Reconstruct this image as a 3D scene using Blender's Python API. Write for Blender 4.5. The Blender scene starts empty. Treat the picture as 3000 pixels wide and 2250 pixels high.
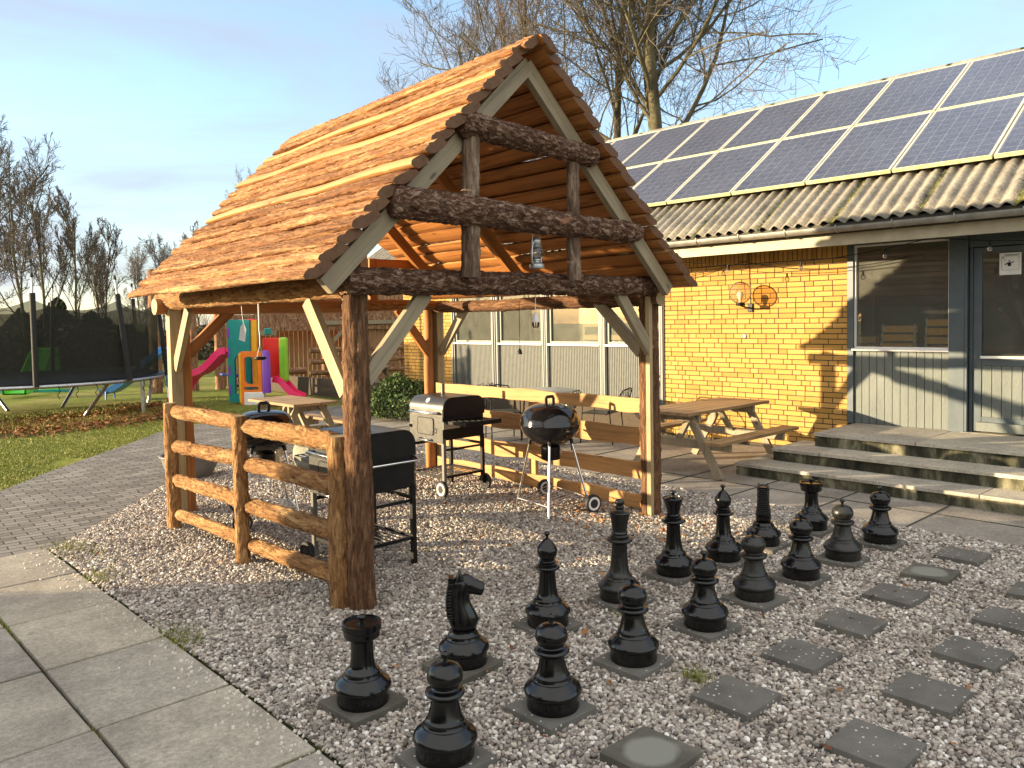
import bpy, math, random
from math import sin, cos, pi, radians, atan2, sqrt
from mathutils import Vector, Matrix, noise, geometry
import numpy as np

S = bpy.context.scene
COL = S.collection
RND = random.Random(7)

# ------------------------------------------------------------------ camera
cam = bpy.data.cameras.new("camera")
camo = bpy.data.objects.new("camera", cam)
COL.objects.link(camo)
S.camera = camo
F_PX, CY, CAM_H = 2349.06, 1034.63, 1.8184
PITCH, ROLL, YAW = 0.04361, -0.01811, 0.75695
def _rot(p, r, y):
    F = Vector((sin(y), cos(y), 0)); R = Vector((cos(y), -sin(y), 0)); U = Vector((0, 0, 1))
    c, s = cos(p), sin(p)
    F2 = F*c - U*s; U2 = U*c + F*s
    cr, sr = cos(r), sin(r)
    return R*cr + U2*sr, -R*sr + U2*cr, F2
cR, cU, cF = _rot(PITCH, ROLL, YAW)
mw = Matrix(((cR.x, cU.x, -cF.x, 0), (cR.y, cU.y, -cF.y, 0), (cR.z, cU.z, -cF.z, CAM_H), (0, 0, 0, 1)))
camo.matrix_world = mw
cam.sensor_fit = 'HORIZONTAL'; cam.sensor_width = 36
cam.lens = F_PX/3000*36
cam.shift_y = -(1125-CY)/3000
cam.clip_start = 0.05; cam.clip_end = 2000

# ------------------------------------------------------------------ light
SUN_DIR = Vector((-0.788, 0.615, 0)).normalized()       # horizontal direction towards the sun
SUN_EL = radians(8.5)
w = bpy.data.worlds.new("World"); S.world = w; w.use_nodes = True
nt = w.node_tree; nt.nodes.clear()
out = nt.nodes.new('ShaderNodeOutputWorld'); bg = nt.nodes.new('ShaderNodeBackground')
sky = nt.nodes.new('ShaderNodeTexSky'); sky.sky_type = 'NISHITA'; sky.sun_disc = False
sky.sun_elevation = SUN_EL
sky.sun_rotation = math.atan2(SUN_DIR.x, SUN_DIR.y)
sky.altitude = 0; sky.air_density = 1.0; sky.dust_density = 0.4; sky.ozone_density = 2.0
bg.inputs['Strength'].default_value = 0.15
# thin high cloud
tc = nt.nodes.new('ShaderNodeTexCoord'); mp = nt.nodes.new('ShaderNodeMapping')
mp.inputs['Scale'].default_value = (1.1, 1.1, 4.2); mp.inputs['Rotation'].default_value = (0.25, 0.15, 0.6)
nz = nt.nodes.new('ShaderNodeTexNoise'); nz.inputs['Scale'].default_value = 1.9
nz.inputs['Detail'].default_value = 7; nz.inputs['Roughness'].default_value = 0.56; nz.inputs['Distortion'].default_value = 0.5
rp = nt.nodes.new('ShaderNodeValToRGB'); rp.color_ramp.elements[0].position = 0.40; rp.color_ramp.elements[1].position = 0.68
rp.color_ramp.elements[0].color = (0.22, 0.22, 0.22, 1); rp.color_ramp.elements[1].color = (0.95, 0.95, 0.95, 1)
mx = nt.nodes.new('ShaderNodeMix'); mx.data_type = 'RGBA'
mx.inputs[7].default_value = (1.14, 1.24, 1.47, 1)
nt.links.new(tc.outputs['Generated'], mp.inputs['Vector']); nt.links.new(mp.outputs[0], nz.inputs['Vector'])
nt.links.new(nz.outputs['Fac'], rp.inputs[0]); nt.links.new(rp.outputs[0], mx.inputs[0])
nt.links.new(sky.outputs[0], mx.inputs[6])
# added fill: unseen sky overhead and behind the camera brightened to lift the shade
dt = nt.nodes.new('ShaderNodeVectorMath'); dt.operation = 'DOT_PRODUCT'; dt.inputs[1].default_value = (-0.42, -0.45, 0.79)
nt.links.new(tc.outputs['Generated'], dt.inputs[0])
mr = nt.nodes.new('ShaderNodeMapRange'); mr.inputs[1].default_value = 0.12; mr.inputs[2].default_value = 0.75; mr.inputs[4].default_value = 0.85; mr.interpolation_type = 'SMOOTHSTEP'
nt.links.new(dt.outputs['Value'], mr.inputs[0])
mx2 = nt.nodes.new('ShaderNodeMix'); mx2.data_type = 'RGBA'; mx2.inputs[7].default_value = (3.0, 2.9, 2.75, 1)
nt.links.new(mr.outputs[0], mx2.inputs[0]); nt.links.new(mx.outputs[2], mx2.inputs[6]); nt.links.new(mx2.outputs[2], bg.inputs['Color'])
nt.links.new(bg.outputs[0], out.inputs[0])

sl = bpy.data.lights.new("sun", 'SUN'); sl.energy = 4.3; sl.angle = radians(0.5); sl.color = (1.0, 0.79, 0.50)
so = bpy.data.objects.new("sun", sl); COL.objects.link(so)
sd = Vector((SUN_DIR.x*cos(SUN_EL), SUN_DIR.y*cos(SUN_EL), sin(SUN_EL)))
so.rotation_euler = sd.to_track_quat('Z', 'Y').to_euler()
so.location = sd*30

S.view_settings.view_transform = 'Standard'; S.view_settings.look = 'None'
S.view_settings.exposure = 1.85; S.view_settings.gamma = 1.0
S.render.engine = 'CYCLES'
S.cycles.use_denoising = True
S.cycles.max_bounces = 7; S.cycles.transparent_max_bounces = 24
S.cycles.diffuse_bounces = 3

# ------------------------------------------------------------------ helpers: objects
def tag(o, label=None, cat=None, group=None, kind=None):
    if label: o['label'] = label
    if cat: o['category'] = cat
    if group: o['group'] = group
    if kind: o['kind'] = kind
    return o
def wm(o):
    return (wm(o.parent) @ o.matrix_basis) if o.parent else o.matrix_basis.copy()
def empty(name, loc=(0, 0, 0), rz=0.0, label=None, cat=None, group=None, kind=None):
    o = bpy.data.objects.new(name, None); COL.objects.link(o)
    o.empty_display_size = 0.1
    o.location = loc; o.rotation_euler = (0, 0, rz)
    o.matrix_basis = Matrix.Translation(Vector(loc)) @ Matrix.Rotation(rz, 4, 'Z')
    return tag(o, label, cat, group, kind)
def copy_tree(o, parent=None):
    c = o.copy(); COL.objects.link(c)
    for k in ('label', 'category', 'group', 'kind'):
        if parent is None and False: pass
    c.parent = parent
    if parent is not None: c.matrix_basis = o.matrix_basis.copy()
    for ch in list(o.children): copy_tree(ch, c)
    return c

class MB:
    """collects geometry for one mesh object"""
    def __init__(s): s.v = []; s.f = []; s.m = []
    def add(s, vs, fs, mi=0, M=None):
        n = len(s.v)
        if M is not None: vs = [M @ Vector(a) for a in vs]
        s.v.extend([tuple(a) for a in vs]); s.f.extend([tuple(i+n for i in f) for f in fs]); s.m.extend([mi]*len(fs))
        return s
    def box(s, c, d, mi=0, rz=0.0, M=None, jit=0):
        x, y, z = d[0]/2, d[1]/2, d[2]/2
        vs = [(-x, -y, -z), (x, -y, -z), (x, y, -z), (-x, y, -z), (-x, -y, z), (x, -y, z), (x, y, z), (-x, y, z)]
        if jit: vs = [(a+RND.uniform(-jit, jit), b+RND.uniform(-jit, jit), q+RND.uniform(-jit, jit)) for a, b, q in vs]
        T = Matrix.Translation(Vector(c)) @ Matrix.Rotation(rz, 4, 'Z')
        if M is not None: T = M @ T
        return s.add(vs, [(0, 3, 2, 1), (4, 5, 6, 7), (0, 1, 5, 4), (1, 2, 6, 5), (2, 3, 7, 6), (3, 0, 4, 7)], mi, T)
    def beam(s, p0, p1, a, b, up=(0, 0, 1), mi=0):
        """rectangular bar from p0 to p1; a = width across (side), b = depth along up"""
        p0 = Vector(p0); p1 = Vector(p1); d = (p1-p0); L = d.length; d.normalize()
        sx = d.cross(Vector(up)); 
        if sx.length < 1e-4: sx = Vector((1, 0, 0))
        sx.normalize(); uy = sx.cross(d)
        T = Matrix(((sx.x, uy.x, d.x, 0), (sx.y, uy.y, d.y, 0), (sx.z, uy.z, d.z, 0), (0, 0, 0, 1)))
        T = Matrix.Translation((p0+p1)/2) @ T
        return s.box((0, 0, 0), (a, b, L), mi, 0, T)
    def tube(s, pts, r, n=10, mi=0, caps=True):
        pts = [Vector(p) for p in pts]
        rs = r if isinstance(r, (list, tuple)) else [r]*len(pts)
        vs = []; prev = None
        for i, p in enumerate(pts):
            d = (pts[min(i+1, len(pts)-1)]-pts[max(i-1, 0)])
            if d.length < 1e-9: d = Vector((0, 0, 1))
            d.normalize()
            if prev is None:
                a = Vector((0, 0, 1)) if abs(d.z) < 0.9 else Vector((1, 0, 0))
                x = d.cross(a).normalized()
            else:
                x = (prev - d*prev.dot(d)); x = x.normalized() if x.length > 1e-6 else d.orthogonal().normalized()
            prev = x; y = d.cross(x)
            for k in range(n):
                t = 2*pi*k/n; vs.append(p + x*cos(t)*rs[i] + y*sin(t)*rs[i])
        fs = []
        for i in range(len(pts)-1):
            for k in range(n):
                a = i*n+k; b = i*n+(k+1) % n
                fs.append((a, b, b+n, a+n))
        if caps:
            fs.append(tuple(reversed(range(n)))); fs.append(tuple((len(pts)-1)*n+k for k in range(n)))
        return s.add(vs, fs, mi)
    def lathe(s, prof, n=32, mi=0, M=None, c=(0, 0, 0)):
        vs = []; fs = []
        for r, z in prof:
            for k in range(n):
                t = 2*pi*k/n; vs.append((c[0]+r*cos(t), c[1]+r*sin(t), c[2]+z))
        for i in range(len(prof)-1):
            for k in range(n):
                a = i*n+k; b = i*n+(k+1) % n
                fs.append((a, b, b+n, a+n))
        if prof[0][0] > 1e-5: fs.append(tuple(reversed(range(n))))
        if prof[-1][0] > 1e-5: fs.append(tuple((len(prof)-1)*n+k for k in range(n)))
        return s.add(vs, fs, mi, M)
    def plate(s, loops, t, mi=0, M=None):
        """extruded polygon with holes; loops in XZ plane, thickness along Y centred"""
        flat = []; vs = []
        for L in loops: flat += L
        n = len(flat)
        tr = geometry.tessellate_polygon([[Vector((a, b, 0)) for a, b in L] for L in loops])
        for y in (-t/2, t/2): vs += [(a, y, b) for a, b in flat]
        fs = [tuple(x) for x in tr] + [tuple(i+n for i in reversed(x)) for x in tr]
        o = 0
        for L in loops:
            m = len(L)
            for i in range(m):
                a = o+i; b = o+(i+1) % m
                fs.append((a, b, b+n, a+n))
            o += m
        return s.add(vs, fs, mi, M)
    def build(s, name, mats, parent=None, smooth=None, M=None, bevel=0):
        me = bpy.data.meshes.new(name)
        me.from_pydata(s.v, [], s.f)
        if not isinstance(mats, (list, tuple)): mats = [mats]
        for m in mats: me.materials.append(m)
        if len(mats) > 1: me.polygons.foreach_set('material_index', s.m)
        me.validate(); me.update()
        if smooth is not None:
            me.shade_smooth(); me.set_sharp_from_angle(angle=radians(smooth))
        o = bpy.data.objects.new(name, me); COL.objects.link(o)
        T = Matrix.Identity(4) if M is None else M
        if parent is not None:
            o.parent = parent
        o.matrix_basis = T
        if bevel:
            b = o.modifiers.new('bevel', 'BEVEL'); b.width = bevel; b.segments = 2; b.limit_method = 'ANGLE'; b.angle_limit = radians(35)
        return o
def W2L(parent, M):
    """world matrix -> local matrix under parent"""
    return wm(parent).inverted() @ M
def frame(p0, p1, up=(0, 0, 1)):
    """matrix at p0 with local Z towards p1; local Y is as close to 'up' as can be"""
    p0 = Vector(p0); p1 = Vector(p1); z = (p1-p0).normalized(); u = Vector(up)
    x = u.cross(z)
    if x.length < 1e-4: x = Vector((1, 0, 0)).cross(z) if abs(z.x) < .9 else Vector((0, 1, 0)).cross(z)
    x.normalize(); y = z.cross(x)
    return Matrix(((x.x, y.x, z.x, p0.x), (x.y, y.y, z.y, p0.y), (x.z, y.z, z.z, p0.z), (0, 0, 0, 1)))
def circle(cx, cz, rx, rz, a0=0, a1=2*pi, n=16, close=False):
    k = n if not close else n+1
    return [(cx+rx*cos(a0+(a1-a0)*i/n), cz+rz*sin(a0+(a1-a0)*i/n)) for i in range(n+ (1 if abs(a1-a0) < 2*pi-1e-3 else 0))]
def rrect(x0, z0, x1, z1, r, n=5):
    P = []
    for cx, cz, a in ((x1-r, z1-r, 0), (x0+r, z1-r, pi/2), (x0+r, z0+r, pi), (x1-r, z0+r, 3*pi/2)):
        P += [(cx+r*cos(a+pi/2*i/n), cz+r*sin(a+pi/2*i/n)) for i in range(n+1)]
    return P

# ------------------------------------------------------------------ helpers: materials
class N:
    def __init__(s, name, rough=0.6, metal=0.0, spec=0.5):
        s.m = bpy.data.materials.new(name); s.m.use_nodes = True
        s.t = s.m.node_tree; s.b = s.t.nodes['Principled BSDF']; s.o = s.t.nodes['Material Output']
        s.b.inputs['Roughness'].default_value = rough; s.b.inputs['Metallic'].default_value = metal
        s.b.inputs['Specular IOR Level'].default_value = spec
        s._c = None
    def n(s, typ, **kw):
        x = s.t.nodes.new(typ)
        for k, v in kw.items():
            if hasattr(x, k): setattr(x, k, v)
        return x
    def L(s, a, b): s.t.links.new(a, b)
    def coord(s, scale=(1, 1, 1), kind='Object', rand=True):
        tc = s.n('ShaderNodeTexCoord'); mp = s.n('ShaderNodeMapping'); mp.inputs['Scale'].default_value = scale
        if rand:
            oi = s.n('ShaderNodeObjectInfo'); ad = s.n('ShaderNodeVectorMath', operation='ADD'); ml = s.n('ShaderNodeMath', operation='MULTIPLY')
            ml.inputs[1].default_value = 37.0
            s.L(oi.outputs['Random'], ml.inputs[0]); s.L(tc.outputs[kind], ad.inputs[0]); s.L(ml.outputs[0], ad.inputs[1])
            s.L(ad.outputs[0], mp.inputs['Vector'])
        else: s.L(tc.outputs[kind], mp.inputs['Vector'])
        return mp.outputs[0]
    def noise(s, vec, scale=5, detail=6, rough=0.6, dist=0.0, out='Fac'):
        x = s.n('ShaderNodeTexNoise'); x.inputs['Scale'].default_value = scale; x.inputs['Detail'].default_value = detail
        x.inputs['Roughness'].default_value = rough; x.inputs['Distortion'].default_value = dist
        s.L(vec, x.inputs['Vector']); return x.outputs[out]
    def vor(s, vec, scale=5, feature='F1', out='Distance', rnd=1.0):
        x = s.n('ShaderNodeTexVoronoi'); x.feature = feature; x.inputs['Scale'].default_value = scale
        x.inputs['Randomness'].default_value = rnd
        s.L(vec, x.inputs['Vector']); return x.outputs[out]
    def ramp(s, fac, stops, interp='LINEAR'):
        x = s.n('ShaderNodeValToRGB'); cr = x.color_ramp; cr.interpolation = interp
        while len(cr.elements) < len(stops): cr.elements.new(0.5)
        for e, (p, c) in zip(cr.elements, stops):
            e.position = p; e.color = tuple(c)+(1,) if len(c) == 3 else c
        s.L(fac, x.inputs[0]); return x.outputs[0]
    def g(s, v): return (v, v, v)
    def mix(s, fac, a, b, blend='MIX'):
        x = s.n('ShaderNodeMix'); x.data_type = 'RGBA'; x.blend_type = blend
        for i, q in ((0, fac), (6, a), (7, b)):
            if isinstance(q, (int, float)): x.inputs[i].default_value = q
            elif isinstance(q, (tuple, list)): x.inputs[i].default_value = tuple(q)+(1,) if len(q) == 3 else q
            else: s.L(q, x.inputs[i])
        return x.outputs[2]
    def math(s, op, a, b=0.0, clamp=False):
        x = s.n('ShaderNodeMath', operation=op); x.use_clamp = clamp
        for i, q in ((0, a), (1, b)):
            if isinstance(q, (int, float)): x.inputs[i].default_value = q
            else: s.L(q, x.inputs[i])
        return x.outputs[0]
    def base(s, c):
        if isinstance(c, tuple): s.b.inputs['Base Color'].default_value = c+(1,)
        else: s.L(c, s.b.inputs['Base Color'])
        return s
    def rough(s, r):
        if isinstance(r, (int, float)): s.b.inputs['Roughness'].default_value = r
        else: s.L(r, s.b.inputs['Roughness'])
        return s
    def bump(s, h, strength=0.4, dist=0.01):
        x = s.n('ShaderNodeBump'); x.inputs['Strength'].default_value = strength; x.inputs['Distance'].default_value = dist
        s.L(h, x.inputs['Height'])
        if s._c is not None: s.L(s._c, x.inputs['Normal'])
        s._c = x.outputs[0]; s.L(s._c, s.b.inputs['Normal']); return s

def simple(name, col, rough=0.5, metal=0.0, var=0.12, scale=8, bump=0.05, spec=0.5):
    q = N(name, rough, metal, spec); v = q.coord()
    n = q.noise(v, scale, 5, 0.6)
    q.base(q.ramp(n, [(0.3, tuple(c*(1-var) for c in col)), (0.7, tuple(min(1, c*(1+var)) for c in col))]))
    r = q.noise(v, scale*2.3, 4, 0.6)
    x = q.n('ShaderNodeMapRange'); x.inputs[3].default_value = max(0.03, rough-0.08); x.inputs[4].default_value = min(1, rough+0.1)
    q.L(r, x.inputs[0]); q.rough(x.outputs[0])
    if bump: q.bump(n, bump, 0.01)
    return q.m

MT = {}
def bark(name, dark, mid, light, zs=0.35, patch=None, amt=0.5, f=16, tint=0.0, bd=0.02):
    q = N(name, 0.9, 0, 0.25); v = q.coord((1, 1, zs))
    cr = q.vor(v, 55, 'F1'); n1 = q.noise(v, f, 8, 0.70, 0.9); n2 = q.noise(v, 70, 6, 0.7)
    col = q.ramp(n1, [(0.30, dark), (0.5, mid), (0.68, light)])
    fine = q.ramp(n2, [(0.3, (0.45, 0.45, 0.45)), (0.62, (1.25, 1.25, 1.25))])
    col = q.mix(0.75, col, fine, 'MULTIPLY')
    if tint:
        oi_ = q.n('ShaderNodeObjectInfo'); col = q.mix(1.0, col, q.ramp(oi_.outputs['Random'], [(0.0, (1-tint, 1-tint*1.2, 1-tint*1.3)), (0.5, (1.0,)*3), (1.0, (1+tint, 1+tint, 1+tint))]), 'MULTIPLY')
    if patch:
        pm = q.ramp(q.noise(v, 7, 7, 0.6, 1.2), [(amt, (0, 0, 0)), (amt+0.05, (1, 1, 1))])
        grain = q.noise(q.coord((40, 40, 2.0)), 1.0, 6, 0.6)
        pc = q.ramp(grain, [(0.3, tuple(c*0.78 for c in patch)), (0.7, tuple(min(1, c*1.15) for c in patch))])
        col = q.mix(pm, col, pc)
    q.base(col)
    h = q.math('ADD', q.math('MULTIPLY', n1, 0.8), q.math('MULTIPLY', n2, 0.5))
    h = q.math('SUBTRACT', h, q.math('MULTIPLY', cr, 0.35))
    q.bump(h, 1.0, bd)
    return q.m
MT['bark_roof'] = bark('bark_roof', (0.04, 0.017, 0.008), (0.33, 0.148, 0.055), (0.60, 0.36, 0.165), 0.055, (0.58, 0.36, 0.16), 0.61, f=34, tint=0.30, bd=0.045)
MT['bark_dark'] = bark('bark_dark', (0.016, 0.009, 0.006), (0.10, 0.047, 0.026), (0.42, 0.30, 0.22), 0.42, (0.30, 0.14, 0.075), 0.64, f=34)
MT['bark_post'] = bark('bark_post', (0.035, 0.015, 0.008), (0.125, 0.060, 0.029), (0.30, 0.17, 0.085), 0.16, f=26)
MT['bark_rail'] = bark('bark_rail', (0.07, 0.028, 0.012), (0.33, 0.165, 0.060), (0.50, 0.31, 0.135), 0.22, (0.48, 0.30, 0.13), 0.57, f=30, tint=0.12, bd=0.04)
def sawn(name, col, dark=0.6, knots=True, rough=0.65, axis='z'):
    q = N(name, rough, 0, 0.3)
    sc = {'z': (26, 26, 1.3), 'x': (1.3, 26, 26), 'y': (26, 1.3, 26)}[axis]
    v = q.coord(sc); g = q.noise(v, 1.0, 7, 0.62, 0.8)
    c = q.ramp(g, [(0.28, tuple(x*dark for x in col)), (0.5, col), (0.75, tuple(min(1, x*1.18) for x in col))])
    b = q.noise(q.coord(), 2.2, 4, 0.6)
    c = q.mix(0.6, c, q.ramp(b, [(0.3, (0.72, 0.70, 0.68)), (0.7, (1.12, 1.1, 1.05))]), 'MULTIPLY')
    if knots:
        k = q.vor(q.coord({'z': (7, 7, 2.2), 'x': (2.2, 7, 7), 'y': (7, 2.2, 7)}[axis]), 1.0)
        c = q.mix(q.ramp(k, [(0.06, (1, 1, 1)), (0.11, (0, 0, 0))]), c, tuple(x*0.35 for x in col))
    q.base(c); q.bump(g, 0.25, 0.004); return q.m
MT['sawn'] = sawn('sawn_pale', (0.38, 0.29, 0.16))
MT['sawn_grey'] = sawn('sawn_weathered', (0.30, 0.25, 0.17))
MT['sawn_fence'] = sawn('sawn_fence', (0.50, 0.265, 0.10), 0.55)
MT['sawn_under'] = sawn('sawn_underside', (0.42, 0.17, 0.045), 0.35)
MT['sawn_red'] = sawn('sawn_red', (0.36, 0.15, 0.045), 0.5)
MT['table_wood'] = sawn('table_wood', (0.30, 0.19, 0.095), 0.5, axis='x')
MT['table_wood_y'] = sawn('table_wood_pale', (0.47, 0.40, 0.30), 0.7, axis='y')
MT['chair_wood'] = sawn('chair_wood', (0.72, 0.35, 0.085), 0.7, knots=False, rough=0.35, axis='y')
MT['chess'] = None
q = N('black_plastic', 0.22, 0, 0.5); v = q.coord(); n = q.noise(v, 9, 6, 0.65); n2 = q.noise(v, 45, 5, 0.7)
q.base(q.ramp(n, [(0.50, (0.0028, 0.0028, 0.003)), (0.85, (0.012, 0.012, 0.010))]))
q.rough(q.ramp(n2, [(0.35, (0.14,)*3), (0.75, (0.30,)*3)])); q.bump(n, 0.06, 0.01); MT['chess'] = q.m
q = N('black_plastic_dusty', 0.3, 0, 0.5); v = q.coord(); n = q.noise(v, 7, 6, 0.65); n2 = q.noise(v, 45, 5, 0.7)
q.base(q.ramp(n, [(0.40, (0.004, 0.004, 0.0035)), (0.75, (0.024, 0.023, 0.017))]))
q.rough(q.ramp(n2, [(0.35, (0.25,)*3), (0.75, (0.5,)*3)])); q.bump(n, 0.06, 0.01); MT['chess_dusty'] = q.m
MT['enamel'] = simple('black_enamel', (0.008, 0.008, 0.009), 0.07, 0, 0.3, 6, 0.0, 0.6)
MT['black_metal'] = simple('black_metal', (0.009, 0.008, 0.0075), 0.45, 0.0, 0.4, 9, 0.03, 0.22)
MT['steel'] = simple('brushed_steel', (0.52, 0.50, 0.47), 0.33, 0.9, 0.10, 12, 0.02)
MT['steel_paint'] = simple('silver_paint', (0.15, 0.145, 0.13), 0.38, 0.35, 0.10, 12, 0.02)
MT['chrome'] = simple('chrome', (0.75, 0.74, 0.72), 0.14, 1.0, 0.08, 12, 0.0)
MT['galv'] = simple('galvanised', (0.45, 0.46, 0.47), 0.38, 0.8, 0.2, 15, 0.05)
MT['zinc'] = simple('zinc_gutter', (0.30, 0.29, 0.26), 0.5, 0.5, 0.3, 6, 0.05)
MT['rubber'] = simple('rubber', (0.018, 0.018, 0.018), 0.7)
MT['plastic_white'] = simple('white_plastic', (0.75, 0.74, 0.71), 0.4, 0, 0.08)
MT['pipe_white'] = simple('white_window_trim', (0.72, 0.70, 0.66), 0.45, 0, 0.10)
MT['foam'] = simple('black_foam', (0.012, 0.012, 0.013), 0.75)
for nm, c in dict(teal=(0.0, 0.24, 0.22), pink=(0.80, 0.01, 0.12), orange=(0.85, 0.20, 0.01), yellow=(0.85, 0.42, 0.01), red=(0.72, 0.015, 0.01),
                  purple=(0.20, 0.05, 0.45), green=(0.26, 0.52, 0.02), blue=(0.03, 0.20, 0.60), lime=(0.12, 0.55, 0.04), navy=(0.01, 0.05, 0.35)).items():
    MT[nm] = simple('plastic_'+nm, c, 0.38, 0, 0.12, 4, 0.02)

# ------------------------------------------------------------------ ground materials
q = N('gravel_base', 0.9, 0, 0.2); v = q.coord(rand=False)
cell = q.vor(v, 62, 'F1', 'Color'); sep = q.n('ShaderNodeSeparateColor'); q.L(cell, sep.inputs[0])
col = q.ramp(sep.outputs[0], [(0.0, (0.14, 0.12, 0.11)), (0.3, (0.28, 0.24, 0.22)), (0.55, (0.40, 0.36, 0.32)), (0.8, (0.30, 0.24, 0.22)), (1.0, (0.60, 0.57, 0.53))])
d = q.vor(v, 62, 'F1'); col = q.mix(0.8, col, q.ramp(d, [(0.0, (1.1,)*3), (0.75, (0.25,)*3)]), 'MULTIPLY')
q.base(col); q.bump(q.math('SUBTRACT', 1.0, d), 1.0, 0.015); MT['gravel'] = q.m
q = N('pebble', 0.75, 0, 0.35); oi = q.n('ShaderNodeObjectInfo')
col = q.ramp(oi.outputs['Random'], [(0.0, (0.12, 0.105, 0.09)), (0.16, (0.22, 0.19, 0.165)), (0.34, (0.34, 0.30, 0.26)), (0.5, (0.44, 0.40, 0.35)),
      (0.66, (0.33, 0.275, 0.24)), (0.80, (0.52, 0.45, 0.37)), (0.92, (0.66, 0.62, 0.55)), (1.0, (0.82, 0.79, 0.74))])
n = q.noise(q.coord((1, 1, 1)), 90, 4, 0.6); col = q.mix(0.5, col, q.ramp(n, [(0.3, (0.6,)*3), (0.7, (1.25,)*3)]), 'MULTIPLY')
geo_ = q.n('ShaderNodeNewGeometry'); pn = q.noise(geo_.outputs['Position'], 1.7, 5, 0.65)
col = q.mix(0.8, col, q.ramp(pn, [(0.34, (0.72, 0.68, 0.63)), (0.5, (1.0, 0.99, 0.97)), (0.7, (1.15, 1.13, 1.08))]), 'MULTIPLY')
q.base(col); MT['pebble'] = q.m
def concrete(name, a, b, moss=(0.07, 0.08, 0.03), mossamt=0.62, spk=True, rough=0.85):
    q = N(name, rough, 0, 0.3); v = q.coord(rand=False)
    n = q.noise(v, 1.6, 8, 0.62, 0.3); n2 = q.noise(v, 9, 6, 0.7)
    c = q.ramp(n, [(0.3, a), (0.68, b)])
    gi2 = q.n('ShaderNodeNewGeometry'); c = q.mix(0.9, c, q.ramp(gi2.outputs['Random Per Island'], [(0.0, (0.80, 0.80, 0.82)), (0.5, (1.0, 0.98, 0.93)), (1.0, (1.16, 1.12, 1.02))]), 'MULTIPLY')
    c = q.mix(0.55, c, q.ramp(n2, [(0.3, (0.68,)*3), (0.7, (1.2,)*3)]), 'MULTIPLY')
    g = q.noise(v, 160, 3, 0.8)
    c = q.mix(0.7, c, q.ramp(g, [(0.3, (0.6,)*3), (0.68, (1.3,)*3)]), 'MULTIPLY')
    n4 = q.noise(v, 38, 5, 0.75); c = q.mix(0.7, c, q.ramp(n4, [(0.34, (0.62,)*3), (0.66, (1.28,)*3)]), 'MULTIPLY')
    n5 = q.noise(v, 4.2, 9, 0.75, 1.2); c = q.mix(q.ramp(n5, [(0.60, (0, 0, 0)), (0.68, (0.55,)*3)]), c, (0.10, 0.092, 0.078))
    if spk:
        sp = q.vor(v, 85); c = q.mix(q.ramp(sp, [(0.10, (0.55,)*3), (0.16, (0, 0, 0))]), c, (0.55, 0.53, 0.5))
    if moss is not None:
        m = q.ramp(q.noise(v, 3.1, 8, 0.7, 0.5), [(mossamt, (0, 0, 0)), (mossamt+0.14, (0.75,)*3)])
        c = q.mix(m, c, moss)
    q.base(c); q.bump(g, 0.25, 0.004); q.bump(n4, 0.35, 0.004); q.bump(n2, 0.2, 0.01); return q
MT['slab'] = concrete('paving_slab', (0.26, 0.23, 0.19), (0.46, 0.415, 0.34), mossamt=0.64).m
MT['patio'] = concrete('patio_slab', (0.20, 0.18, 0.155), (0.38, 0.34, 0.29), mossamt=0.7).m
MT['step_top'] = concrete('step_top', (0.30, 0.275, 0.23), (0.50, 0.46, 0.385), (0.10, 0.10, 0.04), 0.66).m
# risers: black algae running down with yellow-green patches
q = N('step_riser', 0.9, 0, 0.25); v = q.coord((1, 1, 0.35), rand=False)
n = q.noise(v, 2.6, 8, 0.7, 0.6); n2 = q.noise(v, 14, 6, 0.7); n3 = q.noise(q.coord(rand=False), 110, 3, 0.8)
c = q.ramp(n, [(0.36, (0.014, 0.015, 0.010)), (0.5, (0.065, 0.062, 0.038)), (0.60, (0.20, 0.185, 0.12)), (0.74, (0.36, 0.33, 0.25))])
c = q.mix(0.8, c, q.ramp(n2, [(0.3, (0.5,)*3), (0.7, (1.4,)*3)]), 'MULTIPLY'); c = q.mix(0.5, c, q.ramp(n3, [(0.3, (0.6,)*3), (0.7, (1.3,)*3)]), 'MULTIPLY')
q.base(c); q.bump(n2, 0.4, 0.008); MT['riser'] = q.m
# chess field slabs: dark grey with pale chips
q = N('chess_slab', 0.82, 0, 0.35); v = q.coord()
n = q.noise(v, 5, 6, 0.6); g = q.noise(v, 220, 3, 0.8)
c = q.ramp(n, [(0.3, (0.095, 0.089, 0.077)), (0.7, (0.165, 0.153, 0.13))]); c = q.mix(0.7, c, q.ramp(g, [(0.3, (0.6,)*3), (0.7, (1.35,)*3)]), 'MULTIPLY')
sp = q.vor(v, 27); c = q.mix(q.ramp(sp, [(0.13, (1.0,)*3), (0.17, (0, 0, 0))]), c, (0.60, 0.57, 0.54))
q.base(c); q.bump(g, 0.3, 0.004); MT['chess_slab'] = q.m
q = N('chess_slab_worn', 0.85, 0, 0.3); v = q.coord()
n = q.noise(v, 5, 6, 0.6); g = q.noise(v, 220, 3, 0.8)
c = q.ramp(n, [(0.3, (0.075, 0.07, 0.055)), (0.7, (0.15, 0.14, 0.11))]); c = q.mix(0.7, c, q.ramp(g, [(0.3, (0.6,)*3), (0.7, (1.35,)*3)]), 'MULTIPLY')
gr = q.n('ShaderNodeTexGradient'); gr.gradient_type = 'SPHERICAL'; q.L(q.coord((6.6, 6.6, 6.6), rand=False), gr.inputs['Vector'])
wob = q.math('ADD', gr.outputs['Fac'], q.math('MULTIPLY', q.math('SUBTRACT', n, 0.5), 0.35))
c = q.mix(q.ramp(wob, [(0.16, (0, 0, 0)), (0.34, (0.85,)*3)]), c, (0.235, 0.235, 0.195))
q.base(c); q.bump(g, 0.3, 0.004); MT['chess_slab_worn'] = q.m
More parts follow.
